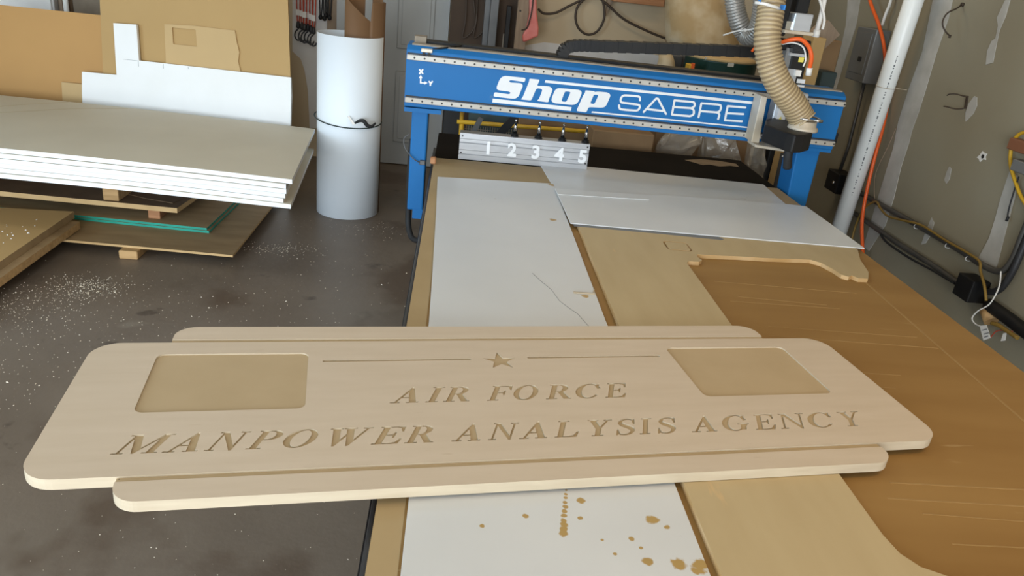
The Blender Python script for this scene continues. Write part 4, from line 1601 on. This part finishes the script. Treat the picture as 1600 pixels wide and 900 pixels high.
solo(m, 'plastic_bag', 'pink_plastic', 'red-pink plastic bag hanging on the wooden stud', 'bag')
m = MB().tube(spline([AY(815, 47, 6.31), AY(823, 44, 6.29), AY(828, 30, 6.28), AY(832, 10, 6.28), AY(834, -20, 6.3)], 6), .006, 6)
solo(m, 'bag_cord', 'cord_brown', 'short dark cord tied around the red-pink bag', 'cord')
cw = 6.54
m = MB().tube(spline([AY(841, 14, cw), AY(850, 21, cw), AY(868, 20, cw), AY(888, 10, cw), AY(908, 0, cw), AY(925, -10, cw), AY(938, -6, cw), AY(944, 12, cw), AY(943, 32, cw), AY(933, 49, cw), AY(918, 54, cw), AY(904, 44, cw), AY(899, 26, cw), AY(904, 8, cw), AY(918, -4, cw), AY(934, -4, cw), AY(950, 8, cw), AY(975, 30, cw), AY(1010, 48, cw), AY(1040, 60, cw), AY(1062, 66, cw)], 8), .0095, 8)
solo(m, 'power_cord', 'cord_brown', 'dark brown cord looped once on the tan wall above the beam', 'cord')
m = MB().box((AY(958, 2, 6.45).x, 6.45, AY(958, -2, 6.45).z - .02), (AY(1038, 8, 6.45).x, 6.59, AY(1000, -40, 6.45).z)).bevel(.004, 1)
solo(m, 'wall_shelf', 'lumber_red', 'red-brown wooden shelf block at the top edge, above the dark cord', 'shelf')
m = MB().poly([AY(946, 26, 6.56), AY(952, -30, 6.56), AY(962, -30, 6.56), AY(957, 5, 6.56)], (0, .03, 0))
solo(m, 'shelf_bracket', 'stud_wood', 'slanted wooden bracket left of the red-brown shelf block', 'bracket')
# dusty cloth collector bag
m = MB()
ybg = 5.55
ringp = []
for k, (cx, hw, py) in enumerate(((1085, 48, -90), (1086, 47, -50), (1088, 47, -10), (1090, 48, 20), (1094, 52, 45), (1096, 55, 62), (1098, 54, 78))):
    c = AY(cx, py, ybg)
    w = hw * ybg / F_PX
    ringp.append([m._v((c.x + w * math.cos(2 * math.pi * q / 28) * (1 + .05 * math.sin(3 * q + k)), c.y + .8 * w * math.sin(2 * math.pi * q / 28), c.z + .012 * math.sin(q * 1.3 + k))) for q in range(28)])
for A_, B_ in zip(ringp, ringp[1:]):
    for q in range(28):
        m.face([A_[q], A_[(q + 1) % 28], B_[(q + 1) % 28], B_[q]], True)
m.face(ringp[0])
m.face(ringp[-1])
dc = root('dust_collector', 'dust collector with lumpy tan cloth bag behind the router beam', 'dust collector', (AY(1096, 78, ybg).x, ybg, 0))
part(m, 'filter_bag', 'bag_cloth', dc)
bz_ = AY(1096, 78, ybg)
m = MB().lathe([(.22, 0), (.23, .02), (.23, bz_.z - .12), (.25, bz_.z - .06), (.25, bz_.z - .02)], (bz_.x, ybg, 0), 32)
part(m, 'collector_body', 'grey_metal', dc)
# green drum with a tan lid full of chips
yd = 4.75
pl_, pr_ = AY(1088, 96, yd), AY(1200, 104, yd)
cx_ = (pl_.x + pr_.x) / 2
rd = (pr_.x - pl_.x) / 2
dr = root('steel_drum', 'dark green steel drum with a tan dusty lid behind the beam', 'drum', (cx_, yd + rd, 0))
zt_ = AY(1130, 100, yd).z
m = MB().lathe([(rd * .98, 0), (rd, .01), (rd, zt_ * .33), (rd * 1.02, zt_ * .34), (rd, zt_ * .35), (rd, zt_ * .66), (rd * 1.02, zt_ * .67), (rd, zt_ * .68), (rd, zt_), (rd * 1.015, zt_ + .008)], (cx_, yd + rd, 0), 40)
part(m, 'drum_body', 'green_drum', dr)
m = MB().lathe([(rd * .96, zt_ + .006), (rd * .97, zt_ + .02), (rd * .85, zt_ + .03), (.01, zt_ + .035)], (cx_, yd + rd, 0), 36)
part(m, 'drum_lid', 'cardboard_pale', dr)
m = MB().box((cx_ - .03, yd - .004, zt_ - .012), (cx_ + .01, yd + .01, zt_ + .012))
part(m, 'lid_latch', 'chrome', dr)
m = MB().bar(AY(1100, 93, yd + .08), AY(1130, 96, yd + .08), .03, .03)
solo(m, 'air_fitting', 'chrome', 'shiny metal fitting lying on the tan drum lid', 'fitting')
m = MB().box((AY(1067, 100, 4.9).x, 4.74, 0), (AY(1082, 100, 4.9).x - .03, 4.84, AY(1075, 97, 4.9).z)).bevel(.004, 1)
yb_ = solo(m, 'yellow_post', 'yellow_paint', 'yellow upright post just left of the green drum', 'post')
m = MB().box((AY(1070, 100, 4.89).x, 4.73, AY(1075, 97, 4.9).z - .03), (AY(1082, 100, 4.89).x - .032, 4.75, AY(1075, 97, 4.9).z + .012))
part(m, 'post_cap', 'orange_cable', yb_, label='orange cap')
m = MB().box((AY(1047, 100, 5.1).x, 5.1, 0), (AY(1066, 100, 5.1).x, 5.3, AY(1056, 86, 5.1).z)).bevel(.006, 1)
solo(m, 'grey_box', 'grey_metal', 'tall grey box left of the yellow post behind the beam', 'box')
m = MB()
rg = []
for k, (cx, hw, py) in enumerate(((1040, 10, 84), (1041, 12, 95), (1040, 15, 110), (1038, 17, 125), (1036, 18, 140))):
    c = AY(cx, py, 5.0)
    w = hw * 5.0 / F_PX
    rg.append([m._v((c.x + w * math.cos(2 * math.pi * q / 20) * (1 + .08 * math.sin(4 * q + k)), 5.0 + w * math.sin(2 * math.pi * q / 20), c.z)) for q in range(20)])
for A_, B_ in zip(rg, rg[1:]):
    for q in range(20):
        m.face([A_[q], A_[(q + 1) % 20], B_[(q + 1) % 20], B_[q]], True)
m.face(rg[0])
m.face(rg[-1])
bgz = min(v.co.z for v in m.b.verts)
solo(m, 'dusty_bag', 'bag_cloth', 'small bunched tan bag standing on a box just left of the grey box', 'bag')
m = MB().box((AY(1018, 120, 4.9).x, 4.88, 0), (AY(1055, 120, 4.9).x, 5.09, bgz - .001)).bevel(.005, 1)
solo(m, 'cardboard_box', 'cardboard_dark', 'dark cardboard box under the small bunched bag', 'box')

# ================================================================== UNDER THE BEAM, BEHIND THE BED
yc = 4.65
cart = root('wire_cart', 'yellow framed cart with wire mesh sides seen under the beam', 'cart', (.35, yc + .2, 0))


def ybar(px0, py0, px1, py1, y, r=.013, name='frame_bar', mt='yellow_paint'):
    m = MB().tube([AY(px0, py0, y), AY(px1, py1, y)], r, 8)
    return part(m, name, mt, cart)


ybar(714, 190, 1005, 212, yc)
a = AY(722, 191, yc)
for x in (a.x, AY(1005, 212, yc).x):
    m = MB().tube([(x, yc, .05), (x, yc, a.z - .01)], .014, 8)
    part(m, 'upright', 'yellow_paint', cart)
    m = MB().tube([(x, yc + .45, .05), (x, yc + .45, a.z - .01)], .014, 8)
    part(m, 'upright', 'yellow_paint', cart)
    m = MB().tube([(x, yc, a.z - .02), (x, yc + .45, a.z - .02)], .012, 8)
    part(m, 'frame_bar', 'yellow_paint', cart)
m = MB()
xe = AY(1005, 212, yc).x
for q in range(22):
    x = a.x + (AY(800, 200, yc).x - a.x) * q / 21
    m.tube([(x, yc + .02, .5), (x, yc + .02, a.z - .02)], .002, 4)
for q in range(12):
    z = a.z - .04 - q * .03
    m.tube([(a.x, yc + .02, z), (AY(800, 200, yc).x, yc + .02, z)], .002, 4)
part(m, 'wire_mesh', 'dusty_top', cart)
m = MB().box((a.x, yc, .12), (xe, yc + .45, .16))
part(m, 'cart_deck', 'board_dark', cart)
for sx in (a.x + .05, xe - .05):
    for yy in (yc + .05, yc + .40):
        m = MB().lathe([(.05, -.015), (.06, -.012), (.06, .012), (.05, .015)], (sx, yy, .06), 16, (1, 0, 0))
        part(m, 'caster', 'black_rubber', cart)
for i, (x0, x1, z1, y0, mt, lab, nm) in enumerate((
        (925, 1022, .93, 4.15, 'cardboard_dark', 'brown cardboard carton behind the bed, right of the yellow cart', 'cardboard_carton'),
        (1024, 1178, .97, 4.46, 'cardboard_dark', 'big brown cardboard carton behind the clear plastic bags', 'cardboard_carton'),
        (690, 722, .96, 5.2, 'black_plastic', 'black bin behind the left end of the bed beside the white door', 'storage_bin'))):
    a0, a1 = AY(x0, 220, y0), AY(x1, 220, y0)
    m = MB().box((a0.x, y0, 0), (a1.x, y0 + .26, z1)).bevel(.006, 1)
    solo(m, nm, mt, lab, 'box')
m = MB().box((AY(722, 220, 4.8).x + .03, 4.72, .1605), (AY(800, 220, 4.8).x, 5.05, .86)).bevel(.006, 1)
solo(m, 'parts_crate', 'teal_dark', 'dark crate standing in the yellow wire cart', 'crate')
m = MB().box((AY(805, 220, 4.8).x, 4.70, .1605), (AY(990, 220, 4.8).x, 5.05, .90)).bevel(.006, 1)
solo(m, 'cardboard_carton', 'cardboard_dark', 'brown cardboard carton standing in the yellow wire cart', 'box')
m = MB().box((AY(774, 200, 5.3).x, 5.3, 0), (AY(788, 200, 5.3).x, 5.38, 1.05))
solo(m, 'paper_sleeve', 'white_paint', 'narrow white upright carton behind the yellow cart', 'box')
a_, b_ = AY(772, 218, 4.5), AY(806, 182, 4.5)
m = MB().bar(a_, b_, .045, .02, (0, 1, 0)).bar(Vector((a_.x, a_.y, .002)), a_ + Vector((0, 0, .01)), .045, .02, (0, 1, 0))
solo(m, 'black_strap', 'black_rubber', 'black angled bar crossing in front of the yellow cart', 'bar')
a_, b_ = AY(735, 214, 4.55), AY(752, 184, 4.55)
m = MB().bar(a_, b_, .03, .02, (0, 1, 0)).bar(Vector((a_.x, a_.y, .002)), a_ + Vector((0, 0, .01)), .03, .02, (0, 1, 0))
solo(m, 'black_strap', 'grey_metal', 'dark grey slanted bar near the left end of the yellow cart', 'bar')


def crumple(px, y, dep, seed, label, name='clear_plastic_bag'):
    random.seed(seed)
    m = MB()
    pts = [AY(x, yy, y) for x, yy in px]
    c = sum(pts, Vector()) / len(pts)
    n = len(pts)
    layers = []
    for t, k in ((0, .86), (.3, 1.0), (.7, 1.0), (1, .84)):
        layers.append([m._v(c + (p - c) * (k + random.uniform(-.04, .04)) + Vector((0, dep * t + random.uniform(-.015, .015), 0))) for p in pts])
    for A_, B_ in zip(layers, layers[1:]):
        for q in range(n):
            m.face([A_[q], A_[(q + 1) % n], B_[(q + 1) % n], B_[q]])
    for L_, s in ((layers[0], -1), (layers[-1], 1)):
        cv = m._v(sum((v.co for v in L_), Vector()) / n + Vector((0, s * .02, 0)))
        for q in range(n):
            m.face([L_[q], L_[(q + 1) % n], cv])
    bmesh.ops.subdivide_edges(m.b, edges=m.b.edges[:], cuts=1, use_grid_fill=True)
    for v in m.b.verts:
        v.co += Vector((random.uniform(-.006, .006), random.uniform(-.016, .016), random.uniform(-.006, .006)))
    return solo(m, name, 'clear_bag', label, 'bag')


crumple([(1028, 238), (1036, 222), (1052, 206), (1095, 205), (1100, 222), (1082, 245), (1060, 262), (1030, 262)], 4.25, .12, 1, 'clear crumpled plastic bag under the middle of the beam')
crumple([(1098, 250), (1100, 215), (1112, 205), (1145, 206), (1155, 225), (1160, 255), (1150, 275), (1105, 275)], 4.28, .12, 2, 'clear plastic bag under the beam right of another clear bag')
crumple([(1172, 225), (1196, 228), (1197, 258), (1194, 284), (1178, 272), (1168, 258)], 4.19, .06, 3, 'clear plastic bag hanging over the right corner of the black deck')
# plank that the bags rest on, behind the black deck
m = MB().box((AY(1020, 260, 4.1).x, 4.14, 0), (AY(1196, 280, 4.1).x, 4.40, .692)).bevel(.005, 1)
solo(m, 'low_cabinet', 'board_dark', 'low dark cabinet behind the right end of the black deck', 'cabinet')
m = MB().box((AY(1199, 250, 4.47).x, 4.47, 0), (AY(1246, 250, 4.47).x, 4.72, 1.06)).bevel(.01, 2)
solo(m, 'black_filler_box', 'black_plastic', 'tall black filler box behind the left side of the right gantry leg', 'bin')  # plain box put in to fill the black area beside the leg
m = MB().tube([AY(1226, 240, 4.05), Vector((AY(1216, 300, 4.05).x, 4.05, .002))], .022, 12)
m.mi = 1
m.bar(AY(1222, 244, 4.02), AY(1235, 244, 4.02), .004, .006)
solo(m, 'black_pole', ['black_rubber', 'tag_white'], 'black pole with a pale band left of the right gantry leg', 'pole')

# ------------------------------------------------------------------ right background
m = MB().box((AY(1262, 100, 4.3).x, 4.3, 0), (AY(1282, 100, 4.3).x, 4.45, AY(1272, 58, 4.3).z)).bevel(.003, 1)
solo(m, 'cardboard_tube_box', 'cardboard', 'tall narrow tan carton right behind the router head', 'box')
m = MB().bar(AY(1272, 66, 4.5), AY(1298, 42, 4.5), .11, .10, (0, 1, 0))
solo(m, 'tan_roll', 'stud_wood', 'short brown tilted roll above the narrow tan carton', 'roll')
m = MB().box((AY(1284, 80, 4.6).x, 4.6, 0), (AY(1304, 112, 4.6).x, 4.9, AY(1290, 62, 4.6).z)).bevel(.005, 1)
solo(m, 'brown_carton', 'cardboard_dark', 'dark brown carton right of the narrow tan one', 'box')
m = MB().box((AY(1281, 130, 4.45).x, 4.45, 0), (AY(1305, 130, 4.45).x, 4.58, AY(1290, 112, 4.45).z)).bevel(.005, 1)
solo(m, 'black_case', 'teal_dark', 'black case low behind the right end of the beam', 'box')

# ================================================================== RIGHT WALL
# PVC pipe
pb, pt = AX(1310.5, 360, 2.66), AX(1428, 0, 2.66)
dv = (pt - pb) / (pt.z - pb.z)
b0 = pb - dv * pb.z
t0 = pb + dv * (2.94 - pb.z)
pv = root('pvc_pipe', 'thick white plastic pipe running up along the right wall', 'pipe', b0)
m = MB().tube([b0 + dv * .002, t0], .056, 32)
part(m, 'pipe', 'pvc_white', pv)
m = MB()
vdir = (Vector((0, 0, CAM_H)) - pb)
vdir.z = 0
vdir.normalize()
sd = Vector((0, 0, 1)).cross(vdir).normalized()
random.seed(11)
q = .55
while q < 1.45:
    L = random.choice((.008, .012, .02, .006))
    c = pb + dv * (q - pb.z) + (vdir * .985 + sd * .17).normalized() * .0565
    m.bar(c, c + dv * L, .008 if random.random() < .6 else .004, .0012, vdir)
    q += L + random.choice((.006, .01, .02))
part(m, 'printed_marking', 'print_grey', pv)
m = MB()
tc_ = pb + dv * (AX(1384, 136, 2.66).z - pb.z)
m.tube([tc_ + Vector((.0585 * math.cos(2 * math.pi * k / 24), .0585 * math.sin(2 * math.pi * k / 24), .004 * math.sin(2 * math.pi * k / 24))) for k in range(24)], .002, 5, closed=True)
m.bar(tc_ + Vector((.055, -.02, 0)), tc_ + Vector((.125, -.03, -.002)), .003, .003)
part(m, 'wire_tie', 'maple_edge', pv)
# orange cord
m = MB().tube(spline([AX(1352, -40, 2.70), AX(1359, 0, 2.70), AX(1373, 38, 2.70), AX(1381, 70, 2.70), AX(1384, 100, 2.735), AX(1388, 135, 2.77), AX(1386, 168, 2.77), AX(1378, 205, 2.75), AX(1367, 245, 2.73), AX(1354, 300, 2.72), AX(1347, 345, 2.72), AX(1348, 392, 2.72), AX(1352, 450, 2.72)], 8), .0115, 10)
solo(m, 'extension_cord', 'orange_cable', 'bright orange cord hanging beside the white plastic pipe', 'cord')
# breaker panel
pa, pbm = AX(1342, 40, xw), AX(1345, 128, xw)
y0_, y1_ = AX(1371, 47, XR - .1).y, AX(1342, 40, XR - .1).y
z0_, z1_ = AX(1347, 130, XR - .1).z, AX(1371, 46, XR - .1).z
pan = root('breaker_panel', 'grey electrical breaker panel mounted on the right wall left of the white pipe', 'electrical panel', (XR - .05, (y0_ + y1_) / 2, z0_))
m = MB().box((XR - .10, y0_, z0_), (XR - .001, y1_, z1_)).bevel(.004, 1)
part(m, 'panel_case', 'panel_side_grey', pan)
m = MB().box((XR - .108, y0_ + .035, z0_ + .05), (XR - .099, y1_ - .03, z1_ - .03)).bevel(.003, 1)
pd = part(m, 'panel_door', 'panel_grey', pan)
m = MB().box((XR - .113, y0_ + .09, z0_ + .13), (XR - .106, y0_ + .13, z0_ + .16))
part(m, 'latch', 'black_plastic', pd)
m = MB().box((XR - .103, y0_ + .006, z0_ + .006), (XR - .099, y1_ - .006, z1_ - .006))
part(m, 'panel_cover', 'panel_grey', pan)
m = MB().tube([AX(1350, 130, XR - .05), AX(1338, 180, XR - .05), AX(1326, 228, XR - .05), AX(1312, 268, XR - .05)], .012, 10)
solo(m, 'conduit', 'conduit_grey', 'thin grey conduit dropping from the breaker panel to the dark box', 'conduit')
m = MB().tube(spline([AX(1378, 40, XR - .05), AX(1384, 22, XR - .05), AX(1392, 0, XR - .05), AX(1396, -40, XR - .05)], 6), .010, 10)
solo(m, 'conduit', 'tag_white', 'thin pale conduit rising from the top of the breaker panel', 'conduit')
c = AX(1312, 284, XR - .06)
m = MB().box((XR - .12, c.y - .09, c.z - .07), (XR - .002, c.y + .09, c.z + .07)).bevel(.006, 1)
m.mi = 1
m.lathe([(.012, 0), (.012, .01)], (XR - .12, c.y - .04, c.z), 10, (-1, 0, 0))
solo(m, 'junction_box', ['black_plastic', 'chrome'], 'dark junction box at the foot of the thin conduit, left of the pipe', 'junction box')
# two long conduits along the wall
xc = XR - .03
m = MB().tube(spline([AX(1324, 290, xc), AX(1341, 300, xc), AX(1430, 350, xc), AX(1500, 391, xc), AX(1530, 411, xc), AX(1549, 421, xc), AX(1562, 424, xc), AX(1572, 419, xc), AX(1584, 402, xc), AX(1596, 372, xc), AX(1615, 325, xc), AX(1640, 260, xc)], 8), .0165, 12)
up_ = root('conduit', 'upper grey conduit running along the right wall and bending upward', 'conduit', AX(1430, 350, xc))
part(m, 'conduit_tube', 'conduit_grey', up_)
for px, py in ((1433, 353), (1482, 383), (1514, 403)):
    cc = AX(px, py, xc)
    m = MB().tube([cc + Vector((.0178 * math.cos(2 * math.pi * k / 14), .004 * math.sin(4 * math.pi * k / 14), .0178 * math.sin(2 * math.pi * k / 14))) for k in range(14)], .0022, 5, closed=True)
    part(m, 'zip_tie', 'tag_white', up_)
m = MB().tube(spline([AX(1325, 328, xc), AX(1345, 340, xc), AX(1400, 378, xc), AX(1460, 416, xc), AX(1503, 446, xc)], 8), .0155, 12)
solo(m, 'conduit', 'conduit_grey', 'lower grey conduit on the right wall ending at the black outlet box', 'conduit')
m = MB().tube(spline([AX(1376, 366, xc - .02), AX(1385, 378, xc - .02), AX(1410, 396, xc - .02), AX(1430, 408, xc - .02), AX(1460, 424, xc - .02), AX(1492, 443, xc - .02)], 8), .007, 8)
solo(m, 'black_cable', 'black_rubber', 'sagging black cable below the lower conduit', 'cable')
c = AX(1518, 450, XR - .05)
m = MB().box((XR - .10, c.y - .065, c.z - .06), (XR - .002, c.y + .065, c.z + .06)).bevel(.006, 2)
solo(m, 'outlet_box', 'black_plastic', 'black outlet box on the right wall at the end of the lower conduit', 'outlet box')
m = MB().tube(spline([AX(1545, 456, xc), AX(1556, 455, xc), AX(1568, 446, xc), AX(1582, 424, xc), AX(1592, 402, xc), AX(1610, 360, xc), AX(1640, 290, xc)], 8), .018, 12)
solo(m, 'flexible_conduit', 'frame_black', 'dark flexible conduit curving up at the right edge from the outlet box', 'conduit')
m = MB().tube(spline([AX(1545, 476, xc - .01), AX(1575, 497, xc - .01), AX(1605, 520, xc - .01), AX(1640, 545, xc - .01)], 4), .033, 14)
solo(m, 'black_pipe', 'black_plastic', 'thick black pipe low at the right edge of the picture', 'pipe')
m = MB().tube([AX(1542, 484, xc - .01), AX(1549, 503, xc - .01)], .034, 12)
solo(m, 'pipe_joint', 'lumber', 'orange-brown stub at the end of the thick black pipe', 'pipe')
# yellow cables
m = MB().tube(spline([AX(1331, 374, xc - .03), AX(1338, 350, xc - .03), AX(1350, 326, xc - .03), AX(1368, 315, xc - .03), AX(1376, 326, xc - .03), AX(1388, 338, xc - .03), AX(1410, 344, xc - .03), AX(1440, 352, xc - .03), AX(1475, 374, xc - .028), AX(1510, 394, xc - .028), AX(1530, 408, xc - .03), AX(1532, 424, xc - .04), AX(1538, 446, xc - .06), AX(1541, 470, xc - .06)], 8), .0072, 8)
solo(m, 'yellow_cable', 'yellow_cable', 'dull yellow cable tied along the upper conduit', 'cable')
m = MB().tube(spline([AX(1610, 205, xc), AX(1594, 209, xc), AX(1584, 220, xc), AX(1579, 240, xc), AX(1580, 262, xc), AX(1588, 288, xc), AX(1596, 308, xc), AX(1610, 330, xc)], 8), .009, 8)
solo(m, 'yellow_cable', 'yellow_paint', 'bright yellow cord looping at the upper right edge', 'cable')
c0_, c1_ = AX(1586, 248, XR - .06), AX(1640, 300, XR - .06)
m = MB().box((XR - .07, c1_.y, c1_.z + .03), (XR - .012, c0_.y, c0_.z)).bevel(.004, 1)
solo(m, 'grey_cover_box', 'panel_side_grey', 'grey metal box cut off by the right edge of the picture', 'electrical box')
m = MB().box((XR - .06, AX(1640, 220, xc).y, AX(1590, 236, xc).z), (XR - .01, AX(1585, 220, xc).y, AX(1590, 216, xc).z)).bevel(.004, 1)
solo(m, 'copper_fitting', 'copper', 'red-brown fitting above the grey box at the right edge', 'fitting')
m = MB().tube(spline([AX(1592, 276, xc), AX(1584, 300, xc), AX(1576, 328, xc), AX(1574, 342, xc)], 6), .004, 6)
m.lathe([(.007, -.012), (.007, .012)], AX(1574, 342, xc), 8)
solo(m, 'hanging_wire', 'black_rubber', 'short black wire dangling below the grey box at right', 'wire')
# white wire with paper tag
m = MB().tube(spline([AX(1564, 424, xc - .03), AX(1562, 444, xc - .04), AX(1556, 460, xc - .06), AX(1545, 476, xc - .07), AX(1528, 486, xc - .08), AX(1519, 497, xc - .08), AX(1524, 506, xc - .08), AX(1533, 510, xc - .08)], 8), .0036, 6)
wt = root('tagged_wire', 'white wire with a white paper tag hanging at the bed edge', 'wire', AX(1545, 476, xc - .07))
part(m, 'wire', 'tag_white', wt)
m = MB()
m.poly([AX(1531, 509, xc - .085), AX(1542, 508, xc - .085), (AX(1548, 528, xc - .085)), AX(1537, 532, xc - .085)], (-.002, 0, 0))
part(m, 'paper_tag', 'tag_white', wt)
m = MB()
m.bar(AX(1535, 516, xc - .088), AX(1543, 514, xc - .088), .004, .001, (1, 0, 0)).bar(AX(1537, 522, xc - .088), AX(1545, 520, xc - .088), .004, .001, (1, 0, 0)).bar(AX(1538, 527, xc - .088), AX(1544, 525, xc - .088), .005, .001, (1, 0, 0))
part(m, 'tag_print', 'print_grey', wt)
m = MB()
m.poly([AX(1568, 521, xc - .06), AX(1573, 520, xc - .06), AX(1571, 532, xc - .06), AX(1564, 533, xc - .06)], (-.002, 0, 0))
solo(m, 'paper_tag', 'tag_white', 'small separate paper tag right of the hanging tagged wire', 'tag')
m = MB().tube(spline([AX(1550, 505, xc - .06), AX(1560, 508, xc - .06), AX(1572, 516, xc - .06), AX(1590, 528, xc - .06)], 5), .011, 8)
solo(m, 'wire_bundle', 'yellow_cable', 'bundle of taped wires under the thick black pipe', 'wires')
m = MB().tube(spline([AX(1548, 527, xc - .05), AX(1556, 518, xc - .05), AX(1566, 516, xc - .05), AX(1582, 518, xc - .05)], 5), .003, 6)
solo(m, 'red_wire', 'red_cord', 'thin red wire beside the white paper tags', 'wire')
m = MB().tube(spline([AX(1367, 314, xc), AX(1366, 296, xc), AX(1369, 268, xc), AX(1388, 228, xc), AX(1400, 200, xc)], 6), .0028, 5)
solo(m, 'thin_wire', 'stud_wood', 'thin brown wire curving up the wall right of the orange cord', 'wire')


# wall hooks
def hook(pts, x, label, r=.0045):
    m = MB().tube(spline([AX(px, py, x + dx) for px, py, dx in pts], 7), r, 8)
    return m


m = hook([(1502, 8, 0.015), (1495, 13, -.05), (1481, 20, -.10), (1474, 30, -.12), (1473, 40, -.12), (1478, 50, -.10), (1484, 56, -.07)], XR - .02, '')
m.lathe([(.011, 0), (.011, .012)], AX(1502, 7, XR - .012), 10, (1, 0, 0))
m.lathe([(.007, -.008), (.007, .008)], AX(1484, 57, XR - .09), 10, (0, 0, 1))
solo(m, 'wall_hook', 'cord_brown', 'single curved metal hook high on the right wall', 'hook')
m = hook([(1480, 149, -.06), (1484, 147, -.06), (1494, 147, -.03), (1505, 150, -.012), (1511, 151, -.0)], XR - .015, '', .0035)
m.tube(spline([AX(px, py, XR - .015 + dx) for px, py, dx in ((1475, 166, -.06), (1480, 167, -.06), (1492, 170, -.03), (1502, 170, -.012), (1507, 169, 0))], 6), .0035, 8)
m.bar(AX(1511.5, 150, XR - .006), AX(1508, 170, XR - .006), .012, .008, (1, 0, 0))
solo(m, 'wall_hook', 'cord_brown', 'double-pronged wire hook in the middle of the right wall', 'hook')

# ================================================================== SAWDUST ON THE FLOOR
random.seed(21)
m = MB()


def flake(x, y, z, s):
    a = random.random() * 6.28
    ca, sa = math.cos(a) * s, math.sin(a) * s
    k = .3 + random.random() * .6
    v = [m._v((x + ca, y + sa, z)), m._v((x - sa * k, y + ca * k, z)), m._v((x - ca, y - sa, z)), m._v((x + sa * k, y - ca * k, z))]
    t = m._v((x, y, z + s * .7))
    for q in range(4):
        m.face([v[q], v[(q + 1) % 4], t])
    m.face(v[::-1])


for cx, cy, sx_, sy_, n, s in ((-1.02, 4.35, .13, .06, 240, .0022), (-.55, 4.85, .25, .10, 120, .002), (-1.78, 3.62, .10, .07, 520, .0024), (-2.0, 3.35, .14, .14, 420, .0022), (-1.3, 3.3, .4, .4, 260, .0024), (-1.75, 2.9, .3, .35, 420, .0022),
                               (-.7, 3.4, .35, .7, 170, .0022), (-.6, 2.0, .4, .8, 140, .0020), (-1.0, 1.4, .4, .5, 160, .0017), (-.45, 1.0, .35, .3, 80, .0016)):
    for _ in range(n):
        flake(random.gauss(cx, sx_), random.gauss(cy, sy_), .0008, s * random.uniform(.4, 1.7) * (2.2 if random.random() < .04 else 1))
solo(m, 'sawdust', 'dust', 'scattered pale sawdust and chips across the dark concrete floor', 'sawdust', None, 'stuff')
m = MB()
for _ in range(120):
    flake(random.uniform(-2.9, -2.2), random.uniform(3.4, 4.15), .1508, .004 * random.uniform(.5, 1.8))
solo(m, 'wood_flakes', 'tag_white', 'white flakes scattered on the upper thick tan board', 'flakes', None, 'stuff')
m = MB()
for x0, y0, x1, y1 in ((78, 664, 170, 708), (160, 600, 250, 650)):
    pass
m.tube([AZ(100, 784, .002), AZ(160, 812, .002), AZ(216, 858, .002)], .0025, 4)
m.tube([AZ(185, 790, .002), AZ(230, 820, .002), AZ(250, 832, .002)], .002, 4)
m.b.free()
